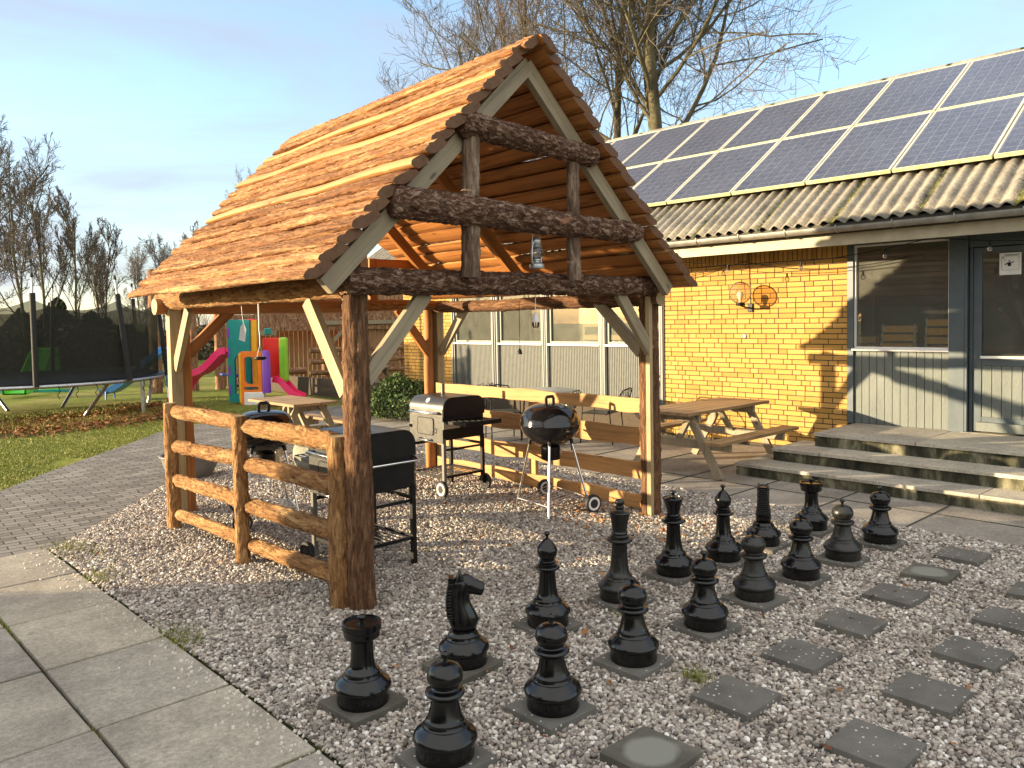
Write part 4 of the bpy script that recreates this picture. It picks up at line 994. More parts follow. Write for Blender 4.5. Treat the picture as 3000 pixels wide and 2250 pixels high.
b = MB(); b.add([(-0.028, 0, 0.02), (0.018, 0.004, 0.0), (0.030, 0, 0.10), (0.012, 0, 0.155), (-0.012, 0, 0.12)], [(0, 1, 2, 3, 4)]); b.build('label', MT['plastic_white'], e)
b = MB(); b.tube([(0.012, 0, 0.15), (0.004, 0, 0.20), (0.0, 0, 0.28)], 0.0022, 6); b.build('string', MT['plastic_white'], e)
e = empty('hanging_hook', (2.78, 5.72, 1.55), 0.4, 'metal rod with a dark ring hanging in front of the play tower', 'hook')
b = MB(); b.tube([(0, 0, 0.20), (0, 0, 0.42)], 0.006, 8); b.build('rod', MT['galv'], e)
b = MB(); b.tube([(0, 0, 0.21), (0, 0, 0.10)], 0.003, 6); b.tube([(0, 0, 0.10), (0.035, 0, 0.01)], 0.002, 5); b.tube([(0, 0, 0.10), (-0.035, 0, 0.01)], 0.002, 5); b.build('wires', MT['galv'], e)
b = MB(); b.lathe([(0, -0.012), (0.035, -0.012), (0.046, -0.002), (0.046, 0.008), (0.038, 0.012), (0.012, 0.012), (0, 0.012)], 24); b.build('ring', MT['black_metal'], e, smooth=40)

# ------------------------------------------------------------------ concrete steps
stp = empty('concrete_steps', (8.9, 2.0, 0), 0, 'three wide grimy concrete steps with black algae on the risers leading to the doors', 'steps')
lv = [(8.03, 4.86, 0.0, 0.128), (8.43, 4.62, 0.128, 0.272), (8.84, 4.32, 0.272, 0.425)]
for i, (xf, yl, z0, z1) in enumerate(lv):
    x1 = 9.97 if i == 2 else lv[i+1][0]+0.35
    b = MB(); b.box(((xf+x1)/2+0.012, (yl-7)/2-0.006, (z0+z1)/2-0.02), (x1-xf-0.024, yl+7-0.012, z1-z0-0.002)); st_ = b.build('step', MT['riser'], stp, bevel=0.004, M=W2L(stp, Matrix.Identity(4)))
    b = MB(); rr = random.Random(i)
    yy = yl; k = 0
    cut = [[yl, 2.35, -0.4, -3, -7], [yl, 4.05, 0.9, -2, -7], [yl, 3.2, 1.2, -2, -7]][i]
    for ya, yb_ in zip(cut, cut[1:]):
        b.box(((xf+x1)/2, (ya+yb_)/2, z1-0.012+rr.uniform(-.0015, .0015)), (x1-xf, ya-yb_-0.008, 0.036))
    b.build('tread', MT['step_top'], st_, bevel=0.004)
# puddle on the landing
q = N('puddle', 0.03, 0, 0.5); q.base((0.06, 0.055, 0.045)); b = MB()
P_ = [(9.15+0.17*cos(t)*(1+.2*sin(3*t)), 3.75+0.42*sin(t)*(1+.15*cos(2*t)), 0.4265) for t in [2*pi*i/28 for i in range(28)]]
b.add(P_, [tuple(range(28))]); pd = b.build('puddle', q.m); pd['kind'] = 'structure'

# ------------------------------------------------------------------ brick house
WX = 9.98
house = empty('brick_house', (WX, 6.0, 0), 0, 'long yellow brick building with grey window bays and a corrugated roof', 'house')
I4 = Matrix.Identity(4)
def hpart(b, name, mats, parent=None, **kw):
    return b.build(name, mats, parent or house, M=W2L(parent or house, I4), **kw)
q = N('yellow_brick', 0.85, 0, 0.2); g_ = q.n('ShaderNodeNewGeometry'); v = q.coord(rand=False)
n = q.noise(v, 60, 5, 0.7); n2 = q.noise(v, 1.3, 5, 0.6)
c = q.ramp(g_.outputs['Random Per Island'], [(0.0, (0.37, 0.205, 0.048)), (0.15, (0.43, 0.240, 0.062)), (0.6, (0.47, 0.268, 0.072)), (0.92, (0.50, 0.295, 0.088)), (1.0, (0.37, 0.20, 0.05))])
c = q.mix(0.5, c, q.ramp(n, [(0.3, (0.75,)*3), (0.7, (1.15,)*3)]), 'MULTIPLY'); c = q.mix(0.4, c, q.ramp(n2, [(0.3, (0.8, 0.78, 0.75)), (0.7, (1.1,)*3)]), 'MULTIPLY')
q.base(c); q.bump(n, 0.3, 0.003); MT['brick'] = q.m
MT['mortar'] = simple('mortar', (0.060, 0.044, 0.028), 0.95, 0, 0.25, 40, 0.2)
def brick_wall(name, ya, yb, z0, z1, x=WX, seed=0, normal=-1):
    """ya > yb; faces -X"""
    rr = random.Random(seed); b = MB(); H = 0.0683; row = 0; z = z0
    pat = [0.235, 0.235, 0.1115]; J = 0.0125
    while z < z1-0.02:
        y = yb - rr.choice([0, 0.12, 0.18, 0.3, 0.42]); k = row % 3
        while y < ya:
            w_ = pat[k % 3]; k += 1
            a0 = max(y, yb+0.001); a1 = min(y+w_, ya-0.001)
            if a1-a0 > 0.03:
                b.box((x+0.05+rr.uniform(-.0012, .0012), (a0+a1)/2, z+(H-J)/2), (0.10, a1-a0, H-J), 0)
            y += w_+J
        z += H; row += 1
    # soldier course under the eave
    y = yb+0.003
    while y < ya-0.05:
        b.box((x+0.05, y+0.027, z+0.11), (0.10, 0.054, 0.215), 0); y += 0.0665
    w_ = hpart(b, name, MT['brick'], bevel=0.0)
    m = MB(); m.box((x+0.059, (ya+yb)/2, (z0+z+0.24)/2), (0.10, ya-yb-0.004, z+0.24-z0)); hp_ = m.build('mortar', MT['mortar'], w_, M=W2L(w_, I4))
    return w_
brick_wall('brick_wall', 7.205, 4.425, 0.05, 2.47, seed=1)
brick_wall('brick_wall', 13.88, 12.27, 0.05, 2.47, seed=2)
MT['paint_dark'] = simple('paint_blue_grey', (0.065, 0.085, 0.095), 0.38, 0, 0.15, 5, 0.05)
q = N('paint_panel', 0.55, 0, 0.4); v = q.coord((1, 1, 0.35), rand=False); n = q.noise(v, 65, 4, 0.7, 1.0)
q.base(q.ramp(q.noise(v, 4, 5, 0.6), [(0.3, (0.095, 0.11, 0.10)), (0.7, (0.14, 0.155, 0.142))])); q.bump(n, 0.9, 0.006); MT['paint_panel'] = q.m
MT['paint_light'] = simple('paint_light_grey', (0.135, 0.14, 0.128), 0.5, 0, 0.1, 5, 0.08)
MT['paint_ribbed'] = simple('paint_ribbed', (0.085, 0.090, 0.080), 0.6, 0, 0.15, 12, 0.15)
def boards_panel(y_hi, y_lo, z0, z1, x, pitch, mat, name, parent=None, groove=0.006):
    b = MB(); n_ = max(1, round((y_hi-y_lo)/pitch)); p = (y_hi-y_lo)/n_
    for i in range(n_):
        b.box((x+0.012, y_lo+p*(i+0.5), (z0+z1)/2), (0.024, p-groove, z1-z0))
    b.box((x+0.030, (y_hi+y_lo)/2, (z0+z1)/2), (0.02, y_hi-y_lo, z1-z0-0.002))
    return hpart(b, name, mat, parent, bevel=0.0012)
def window(y_hi, y_lo, z0, z1, fr, mat, glass, sill=True, depth=0.03, x=WX):
    b = MB()
    b.box((x+depth, (y_hi+y_lo)/2, z1-fr/2), (0.05, y_hi-y_lo, fr)); b.box((x+depth, (y_hi+y_lo)/2, z0+fr/2), (0.05, y_hi-y_lo, fr))
    b.box((x+depth, y_hi-fr/2, (z0+z1)/2), (0.05, fr, z1-z0-2*fr)); b.box((x+depth, y_lo+fr/2, (z0+z1)/2), (0.05, fr, z1-z0-2*fr))
    o = hpart(b, 'window', mat, bevel=0.002)
    b = MB(); b.box((x+depth+0.008, (y_hi+y_lo)/2, (z0+z1)/2), (0.006, y_hi-y_lo-2*fr, z1-z0-2*fr)); b.build('pane', glass, o, M=W2L(o, I4))
    if sill:
        b = MB(); b.box((x-0.012, (y_hi+y_lo)/2, z0-0.012), (0.07, y_hi-y_lo+0.03, 0.030)); b.build('sill', MT['pipe_white'], o, M=W2L(o, I4), bevel=0.003)
    return o
# right-hand bay: window, post, glazed door
window(4.342, 3.235, 1.365, 2.64, 0.022, MT['pipe_white'], MT['pane'])
b = MB(); b.box((WX+0.03, 4.382, 1.58), (0.10, 0.078, 2.31)); b.box((WX+0.03, 3.70, 2.70), (0.10, 1.29, 0.115)); hpart(b, 'window_frame', MT['paint_dark'], bevel=0.003)
boards_panel(4.342, 3.235, 0.43, 1.335, WX+0.012, 0.092, MT['paint_panel'], 'panel')
b = MB(); b.box((WX+0.0, 3.150, 1.60), (0.12, 0.165, 2.34)); hpart(b, 'column', MT['paint_dark'], bevel=0.004)
b = MB(); b.box((WX-0.035, 3.052, 1.59), (0.05, 0.026, 2.30)); b.box((WX+0.03, 2.40, 2.60), (0.10, 1.27, 0.16)); b.box((WX+0.05, 3.02, 1.50), (0.08, 0.035, 2.14)); b.box((WX+0.05, 1.78, 1.50), (0.08, 0.07, 2.14)); hpart(b, 'door_frame', MT['paint_dark'], bevel=0.003)
dr = MB(); dr.box((WX+0.035, 2.955, 1.48), (0.045, 0.085, 2.06)); dr.box((WX+0.035, 1.87, 1.48), (0.045, 0.10, 2.06)); dr.box((WX+0.035, 2.415, 2.48), (0.045, 0.99, 0.06)); dr.box((WX+0.035, 2.415, 1.235), (0.045, 0.99, 0.085)); dr.box((WX+0.035, 2.415, 0.53), (0.045, 0.99, 0.17))
door = hpart(dr, 'door', MT['paint_panel2'] if 'paint_panel2' in MT else MT['paint_dark'], bevel=0.003)
b = MB(); b.box((WX+0.043, 2.415, 1.865), (0.006, 0.985, 1.17)); b.build('pane', MT['pane'], door, M=W2L(door, I4))
b = MB(); b.box((WX-0.002, 2.415, 1.287), (0.05, 1.0, 0.028)); b.build('sill', MT['pipe_white'], door, M=W2L(door, I4), bevel=0.002)
boards_panel(2.91, 1.92, 0.615, 1.192, WX+0.022, 0.099, MT['paint_panel'], 'door_panel', None)
b = MB(); b.box((WX-0.015, 2.415, 0.508), (0.07, 1.06, 0.10)); b.build('kick_board', MT['paint_panel'], door, M=W2L(door, I4), bevel=0.003)
b = MB(); b.box((WX-0.005, 1.93, 1.30), (0.02, 0.03, 0.16)); b.build('handle', MT['chrome'], door, M=W2L(door, I4))
b = MB(); b.box((WX+0.08, 2.4, 0.41), (0.30, 1.4, 0.05)); hpart(b, 'threshold', MT['step_top'])
b = MB(); b.box((WX+0.045, 0.0, 1.4), (0.06, 3.6, 2.6)); hpart(b, 'wall', MT['paint_dark'])
# left-hand bay: windows over ribbed panels
ww = [(8.30, 7.38), (9.59, 8.51), (10.86, 9.82), (12.14, 11.12)]
for yh, yl in ww:
    window(yh+0.035, yl-0.035, 1.365, 2.50, 0.045, MT['paint_light'], MT['pane2'])
    boards_panel(yh+0.035, yl-0.035, 0.43, 1.33, WX+0.012, 0.036, MT['paint_ribbed'], 'panel', groove=0.010)
edges = [12.27]+[v_ for yh, yl in reversed(ww) for v_ in (yh+0.035, yl-0.035)]+[7.205]
for i in range(0, len(edges), 2):
    a, c_ = edges[i], edges[i+1]
    if a-c_ > 0.02:
        b = MB(); b.box((WX+0.03, (a+c_)/2, 1.53), (0.10, a-c_-0.004, 2.26))
        if a-c_ > 0.12:
            b.box((WX-0.026, a-0.035, 1.53), (0.02, 0.035, 2.26)); b.box((WX-0.026, c_+0.035, 1.53), (0.02, 0.035, 2.26))
        hpart(b, 'mullion', MT['paint_light'], bevel=0.002)
        b = MB(); b.box((WX-0.030, (a+c_)/2, 1.53), (0.012, 0.018, 2.24)); hpart(b, 'cover_strip', MT['paint_dark'])
b = MB(); b.box((WX+0.03, (12.27+7.205)/2, 2.60), (0.10, 5.06, 0.19)); hpart(b, 'lintel', MT['paint_light'])
b = MB(); b.box((WX+0.07, 10.0, 0.215), (0.10, 22.0, 0.43)); hpart(b, 'plinth', MT['mortar'])
# inside of the rooms
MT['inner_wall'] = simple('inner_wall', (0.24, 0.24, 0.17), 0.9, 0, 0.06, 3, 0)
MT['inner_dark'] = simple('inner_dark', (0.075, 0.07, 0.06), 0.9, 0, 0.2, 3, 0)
MT['inner_floor'] = simple('inner_floor', (0.28, 0.20, 0.12), 0.5, 0, 0.1, 3, 0)
b = MB(); b.box((12.0, 7.0, 0.40), (3.9, 13.6, 0.02)); hpart(b, 'room_floor', MT['inner_floor'])
b = MB(); b.box((12.0, 7.0, 2.71), (3.9, 13.6, 0.02)); hpart(b, 'room_ceiling', MT['inner_wall'])
b = MB(); b.box((13.2, 9.6, 1.55), (0.06, 8.4, 2.3)); b.box((12.0, 13.7, 1.55), (3.9, 0.06, 2.3)); b.box((11.6, 6.9, 1.55), (3.1, 0.06, 2.3)); hpart(b, 'room_wall', MT['inner_wall'])
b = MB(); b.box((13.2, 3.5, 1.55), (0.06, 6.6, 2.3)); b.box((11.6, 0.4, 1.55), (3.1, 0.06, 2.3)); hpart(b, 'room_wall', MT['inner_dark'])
# house ends and back
b = MB(); b.box((13.3, 13.82, 1.35), (6.5, 0.10, 2.7)); b.add([(10.05, 13.87, 2.7), (16.55, 13.87, 2.7), (12.9, 13.87, 5.2)], [(0, 1, 2)]); b.box((16.5, 6, 1.35), (0.1, 15.7, 2.7)); hpart(b, 'end_wall', MT['inner_wall'])
# roof: corrugated cement sheets
TH = radians(33.0); EX, EZ = 9.05, 2.85
q = N('corrugated_roof', 0.95, 0, 0.15); v = q.coord(rand=False)
n = q.noise(v, 2.2, 8, 0.7); n2 = q.noise(v, 26, 6, 0.75)
c = q.ramp(n, [(0.3, (0.15, 0.135, 0.11)), (0.52, (0.27, 0.245, 0.20)), (0.72, (0.36, 0.33, 0.27))]); c = q.mix(0.8, c, q.ramp(n2, [(0.3, (0.5,)*3), (0.7, (1.35,)*3)]), 'MULTIPLY')
sx = q.n('ShaderNodeSeparateXYZ'); q.L(v, sx.inputs[0])
lap = q.math('ABSOLUTE', q.math('SUBTRACT', q.math('FRACT', q.math('DIVIDE', sx.outputs['Y'], 0.93)), 0.5))
lm = q.ramp(q.math('ADD', lap, q.math('MULTIPLY', q.math('SUBTRACT', n2, 0.5), 0.16)), [(0.02, (1, 1, 1)), (0.075, (0, 0, 0))])
moss = q.ramp(q.noise(v, 7, 6, 0.7), [(0.42, (0.025, 0.026, 0.014)), (0.6, (0.13, 0.13, 0.02))])
c = q.mix(lm, c, moss); c = q.mix(q.ramp(q.noise(v, 5, 7, 0.7), [(0.6, (0, 0, 0)), (0.72, (0.7,)*3)]), c, (0.06, 0.055, 0.03))
q.base(c); q.bump(n2, 0.7, 0.012); MT['corrugated'] = q.m
b = MB(); Ya, Yb = -3.0, 14.35; PI_ = 0.155; ny = int((Yb-Ya)/PI_*8); rowsx = [0, 0.35, 0.9, 2.0, 4.55]
vs = []; fs = []
for i in range(ny+1):
    y = Ya+(Yb-Ya)*i/ny; hh = 0.026*cos(2*pi*(y-Ya)/PI_)
    for s_ in rowsx: vs.append((EX+s_*cos(TH)-hh*sin(TH), y, EZ+s_*sin(TH)+hh*cos(TH)))
nr_ = len(rowsx)
for i in range(ny):
    for k in range(nr_-1): a = i*nr_+k; fs.append((a, a+nr_, a+nr_+1, a+1))
b.add(vs, fs); rf = hpart(b, 'roof', MT['corrugated'], smooth=180)
mo = rf.modifiers.new('t', 'SOLIDIFY'); mo.thickness = 0.008
b = MB(); rx, rz_ = EX+4.55*cos(TH), EZ+4.55*sin(TH)
b.add([(rx, Ya, rz_), (rx, Yb, rz_), (rx+3.9, Yb, rz_-2.5), (rx+3.9, Ya, rz_-2.5)], [(0, 1, 2, 3)]); b.build('roof_back', MT['corrugated'], rf, M=W2L(rf, I4))
b = MB(); b.tube([(rx, Ya, rz_+0.02), (rx, Yb, rz_+0.02)], 0.07, 10); b.build('ridge_cap', MT['corrugated'], rf, M=W2L(rf, I4))
b = MB(); b.add([(EX+0.1, Ya, EZ-0.03), (EX+0.1, Yb, EZ-0.03), (rx, Yb, rz_-0.09), (rx, Ya, rz_-0.09)], [(0, 1, 2, 3)]); b.build('underlay', MT['inner_dark'], rf, M=W2L(rf, I4))
MT['fascia'] = simple('fascia_cream', (0.36, 0.31, 0.21), 0.6, 0, 0.15, 6, 0.1)
b = MB(); b.box((9.19, 5.65, 2.66), (0.03, 17.1, 0.135)); hpart(b, 'fascia', MT['fascia'], bevel=0.003)
b = MB(); b.box((9.60, 5.65, 2.735), (0.78, 17.1, 0.02)); hpart(b, 'soffit', MT['paint_dark'])
b = MB(); b.box((9.12, 5.65, 2.79), (0.02, 17.1, 0.12)); hpart(b, 'eaves_board', MT['inner_dark'])
gp = [(cos(a)*0.062, sin(a)*0.062) for a in [pi+pi*i/10 for i in range(11)]]; gi_ = [(x*0.93, z*0.93) for x, z in reversed(gp)]
prof = gp+gi_; b = MB(); n_ = len(prof)
vs = [(9.045+x, Ya, 2.795+z) for x, z in prof]+[(9.045+x, Yb, 2.795+z) for x, z in prof]
b.add(vs, [(i, (i+1) % n_, (i+1) % n_+n_, i+n_) for i in range(n_)]+[tuple(range(n_)), tuple(range(n_, 2*n_))]); gut = hpart(b, 'gutter', MT['zinc'], smooth=40)
y = Ya+0.3
b = MB()
while y < Yb:
    b.tube([(9.045+cos(a)*0.067, y, 2.795+sin(a)*0.067) for a in [pi*0.92+pi*1.1*i/10 for i in range(11)]]+[(9.18, y, 2.80)], 0.006, 6); y += 0.62
b.build('bracket', MT['zinc'], gut, M=W2L(gut, I4))
# globe lamp, button, door sign, cable
lamp = empty('globe_wall_lamp', (WX, 5.765, 1.90), 0, 'amber glass globe lamp on a bracket on the yellow brick wall', 'lamp')
b = MB(); b.lathe([(0.148*sin(a), 0.205+0.150*(-cos(a))) for a in [pi*0.10+pi*0.9*i/22 for i in range(23)]], 40, c=(-0.27, 0, 0)); b.build('globe', MT['globe'], lamp, smooth=180)
b = MB(); b.lathe([(0.0, 0.030), (0.052, 0.030), (0.060, 0.045), (0.058, 0.070), (0.045, 0.075), (0, 0.075)], 24, c=(-0.27, 0, 0)); b.build('socket_base', MT['black_metal'], lamp, smooth=40)
b = MB(); b.tube([(-0.27, 0, 0.035), (-0.10, 0, 0.0), (0.0, 0, 0.0)], 0.012, 8); b.build('arm', MT['black_metal'], lamp, smooth=50)
b = MB(); b.box((-0.012, 0, 0.0), (0.024, 0.075, 0.11)); b.build('wall_plate', MT['black_metal'], lamp, bevel=0.004)
b = MB(); b.lathe([(0, 0.07), (0.018, 0.075), (0.02, 0.11), (0.042, 0.15), (0.048, 0.18), (0.035, 0.215), (0, 0.228)], 20, c=(-0.27, 0, 0)); b.build('bulb', MT['plastic_white'], lamp, smooth=60)
b = MB(); b.tube([(-0.006, 0.0, 0.05), (-0.006, 0.012, 0.40), (-0.006, 0.025, 0.80)], 0.006, 6); b.build('cable', MT['black_metal'], lamp)
bt_ = MB(); bt_.lathe([(0, 0), (0.030, 0), (0.030, 0.014), (0.022, 0.020), (0.018, 0.014), (0, 0.016)], 20, M=Matrix.Rotation(-pi/2, 4, 'Y')); o = bt_.build('wall_button', MT['steel'], None, smooth=40)
o.matrix_basis = Matrix.Translation((WX, 5.86, 1.51)); tag(o, 'small round metal button on the yellow bricks below the globe lamp', 'button')
sg = empty('door_sign', (WX+0.028, 2.64, 2.20), 0, 'white paper sign with a black pictogram inside the door glass', 'sign')
b = MB(); b.box((0, 0, 0.115), (0.003, 0.21, 0.24)); b.build('paper', MT['plastic_white'], sg)
b = MB()
b.lathe([(0, 0), (0.0085, 0), (0.0085, 0.002), (0, 0.002)], 16, M=Matrix.Translation((-0.002, 0.008, 0.145)) @ Matrix.Rotation(-pi/2, 4, 'Y'))
b.box((-0.003, 0.008, 0.110), (0.002, 0.032, 0.042)); b.beam((-0.003, 0.022, 0.122), (-0.003, 0.052, 0.106), 0.012, 0.002, up=(1, 0, 0)); b.beam((-0.003, -0.008, 0.122), (-0.003, -0.035, 0.138), 0.010, 0.002, up=(1, 0, 0))
b.beam((-0.003, 0.066, 0.178), (-0.003, 0.046, 0.150), 0.003, 0.002, up=(1, 0, 0)); b.box((-0.003, 0.070, 0.182), (0.002, 0.012, 0.012))
b.box((-0.003, -0.018, 0.214), (0.002, 0.150, 0.005)); b.box((-0.003, -0.018, 0.205), (0.002, 0.120, 0.003))
L1 = rrect(-0.085, 0.045, 0.085, 0.198, 0.016); L2 = rrect(-0.083, 0.047, 0.083, 0.196, 0.015)
b.plate([L1, list(reversed(L2))], 0.002, M=Matrix.Translation((-0.003, 0, 0)) @ Matrix.Rotation(pi/2, 4, 'Z')); b.build('pictogram', MT['black_metal'], sg)
# string light hung under the eave
sl_ = empty('string_lights', (9.55, 5.0, 2.6), 0, 'thin black string of clear bulbs sagging under the eave over the brick wall', 'string lights')
def sag(p0, p1, d, n=14): return [Vector(p0).lerp(Vector(p1), i/n)-Vector((0, 0, d*4*(i/n)*(1-i/n))) for i in range(n+1)]
b = MB(); anch = [(9.25, 8.6, 2.60), (9.30, 6.72, 2.60), (9.45, 3.25, 2.62), (9.45, 0.6, 2.62)]
spans = [sag(anch[0], anch[1], 0.16), sag(anch[1], anch[2], 0.17), sag(anch[2], anch[3], 0.12), sag((9.93, 7.1, 2.36), (9.93, 5.75, 2.55), 0.02), sag((9.9, 5.9, 2.55), (9.93, 3.7, 2.45), 0.12)]
for s_ in spans: b.tube(s_, 0.0045, 6)
b.build('cable', MT['black_metal'], sl_, M=W2L(sl_, I4))
for p in (spans[1][0], spans[1][4], spans[1][8], spans[1][12], spans[0][5], spans[2][3], spans[2][9]):
    b = MB(); b.tube([(0, 0, 0), (0, 0, -0.045)], 0.012, 10); sk_ = b.build('socket', MT['black_metal'], sl_, smooth=40, M=W2L(sl_, Matrix.Translation(p)))
    b = MB(); b.lathe([(0.010, -0.045), (0.024, -0.065), (0.027, -0.085), (0.018, -0.105), (0, -0.110)], 16); b.build('bulb', MT['lamp_glass'], sk_, smooth=60)

# solar panels: each one a thing
q = N('solar_cells', 0.14, 0, 0.5); v = q.coord(rand=False); sx = q.n('ShaderNodeSeparateXYZ'); q.L(v, sx.inputs[0])
def grid(axis, pitch, wdt):
    return q.math('GREATER_THAN', q.math('ABSOLUTE', q.math('SUBTRACT', q.math('FRACT', q.math('DIVIDE', sx.outputs[axis], pitch)), 0.5)), 0.5-wdt/pitch/2)
cellg = q.math('MAXIMUM', grid('X', 0.1625, 0.0045), grid('Y', 0.1625, 0.0045)); bus = grid('Y', 0.1625/3, 0.0022)
n = q.vor(v, 38, 'F1', 'Color'); n2 = q.noise(q.coord(), 0.7, 3, 0.5)
sep = q.n('ShaderNodeSeparateColor'); q.L(n, sep.inputs[0])
c = q.ramp(sep.outputs[0], [(0, (0.050, 0.060, 0.098)), (1, (0.078, 0.090, 0.138))]); c = q.mix(0.5, c, q.ramp(n2, [(0.3, (0.7, 0.7, 0.75)), (0.7, (1.25, 1.25, 1.15))]), 'MULTIPLY')
c = q.mix(q.math('MULTIPLY', bus, 0.22), c, (0.22, 0.24, 0.27)); c = q.mix(q.math('MULTIPLY', cellg, 0.55), c, (0.30, 0.32, 0.35)); q.base(c)
q.rough(0.20); MT['cells'] = q.m
MT['pv_frame'] = simple('panel_frame', (0.50, 0.49, 0.42), 0.45, 0.2, 0.15, 6, 0.03)
q = N('pv_frame_mossy', 0.7); v = q.coord(); n = q.noise(v, 20, 5, 0.7); q.base(q.ramp(n, [(0.35, (0.30, 0.31, 0.11)), (0.65, (0.50, 0.48, 0.34))])); MT['pv_moss'] = q.m
PX0, PZ0, PW, PS = 9.80, 3.467, 1.066, 1.700
proto_p = None
PT = Matrix.Rotation(-TH, 4, 'Y')     # local x up the slope, y along the eave
for r_ in range(2):
    for k in range(-4, 9):
        yc = 4.892+PW*(k-0.5)
        if yc < 1.5: continue
        kmin = 0 if 4.892+PW*(0-1.5) < 1.5 and 4.892-PW*0.5 >= 1.5 else -2
        while 4.892+PW*(kmin-0.5) < 1.5: kmin += 1
        name_y = {0: 'lower', 1: 'upper'}[r_]
        idx = 8-k
        base_ = Vector((PX0+r_*PS*cos(TH), yc, PZ0+r_*PS*sin(TH)))
        if r_ == 0: where = 'in the lower row'
        else: where = 'in the upper row by the ridge'
        words = ['first', 'second', 'third', 'fourth', 'fifth', 'sixth', 'seventh', 'eighth', 'ninth', 'tenth', 'eleventh', 'twelfth']
        lb = '%s solar panel in the %s row, counting from the right' % (words[k-kmin], name_y)
        if proto_p is None:
            e = empty('solar_panel', base_); e.matrix_basis = Matrix.Translation(base_) @ PT
            b = MB(); t = 0.026
            b.box((t/2, 0, -0.005), (t, PW-0.022, 0.045), 1); b.box((PS-0.026-t/2, 0, -0.005), (t, PW-0.022, 0.045), 0)
            b.box((PS/2-0.013, -(PW-0.022-t)/2, -0.005), (PS-0.026-2*t, t, 0.045), 0); b.box((PS/2-0.013, (PW-0.022-t)/2, -0.005), (PS-0.026-2*t, t, 0.045), 0)
            b.build('frame', [MT['pv_frame'], MT['pv_moss']], e, bevel=0.002)
            b = MB(); b.box((PS/2-0.013, 0, 0.006), (PS-0.026-2*t, PW-0.022-2*t, 0.012)); b.build('cell_sheet', MT['cells'], e)
            b = MB()
            for x in (0.35, 1.30): b.box((x, 0, -0.065), (0.04, PW-0.03, 0.04))
            b.build('rail', MT['zinc'], e)
            proto_p = e
        else:
            e = copy_tree(proto_p); e.matrix_basis = Matrix.Translation(base_) @ PT
        tag(e, lb, 'solar panel', 'solar panels on the corrugated roof')

# ------------------------------------------------------------------ chairs behind the window
def stack_chair(loc, rz):
    e = empty('wooden_chair', loc, rz)
    b = MB(); m = 10
    for i in range(m):
        a0 = -0.5+i/m; a1 = a0+1/m
        x0, x1 = 0.42*a0, 0.42*a1; y0 = 0.05*(1-(2*a0)**2)*-1; y1 = 0.05*(1-(2*a1)**2)*-1
        b.add([(x0, y0, 0.70), (x1, y1, 0.70), (x1, y1+0.012, 0.70), (x0, y0+0.012, 0.70), (x0, y0-0.02, 0.78), (x1, y1-0.02, 0.78), (x1, y1-0.008, 0.78), (x0, y0-0.008, 0.78)],
              [(0, 3, 2, 1), (4, 5, 6, 7), (0, 1, 5, 4), (2, 3, 7, 6), (1, 2, 6, 5), (3, 0, 4, 7)])
    b.build('backrest', MT['chair_wood'], e)
    b = MB(); b.box((0, 0.20, 0.45), (0.40, 0.38, 0.016)); b.build('seat', MT['chair_wood'], e, bevel=0.006)
    for sx_ in (-0.2, 0.2):
        b = MB(); b.tube([(sx_, 0.0, 0.0), (sx_, 0.0, 0.46), (sx_*0.95, -0.03, 0.80)], 0.011, 8); b.tube([(sx_, 0.36, 0.0), (sx_, 0.36, 0.44)], 0.011, 8); b.build('leg', MT['chrome'], e)
    return e
ch0 = None; cl = ['behind the window beside the brick wall', 'in the middle of the window', 'beside the grey column']
for si, (x, y, n_, rz) in enumerate(((10.20, 4.36, 2, -1.30), (10.17, 3.88, 3, -1.57), (10.14, 3.36, 4, -1.57))):
    for k in range(n_):
        p = (x+0.05*k, y+0.012*k, 0.42+0.20+0.104*k+(0.03 if si == 1 else 0))
        if ch0 is None: ch0 = stack_chair(p, rz); e = ch0
        else: e = copy_tree(ch0); e.matrix_basis = Matrix.Translation(p) @ Matrix.Rotation(rz, 4, 'Z')
        pos = ['lowest', 'second', 'third', 'topmost'][k] if k < n_-1 else 'topmost'
        tag(e, '%s stacked wooden chair %s' % (pos, cl[si]), 'chair', 'wooden chairs stacked behind the window')
# bars built behind the left-hand windows in place of bright reflections in the glass
for i, (y, wd) in enumerate(((10.1, 0.55), (8.75, 0.62))):
    e = empty('bunk_rail', (10.32, y-0.05, 0.42), 0, ['pale wooden bunk rails behind the window above the trolley grill', 'pale wooden bunk rails behind the window left of the front log post'][i], 'bunk', 'wooden bunks behind the windows')
    for z in (1.05, 1.27):
        b = MB(); b.box((0, 0, z), (0.03, wd*1.45, 0.085)); b.build('rail', MT['sawn_fence'], e, bevel=0.003)
    b = MB(); b.box((0.05, wd*0.74, 0.65), (0.05, 0.05, 1.3)); b.build('bunk_post', MT['sawn_fence'], e, bevel=0.003)
    b = MB(); b.box((0.05, -wd*0.74, 0.65), (0.05, 0.05, 1.3)); b.build('bunk_post', MT['sawn_fence'], e, bevel=0.003)

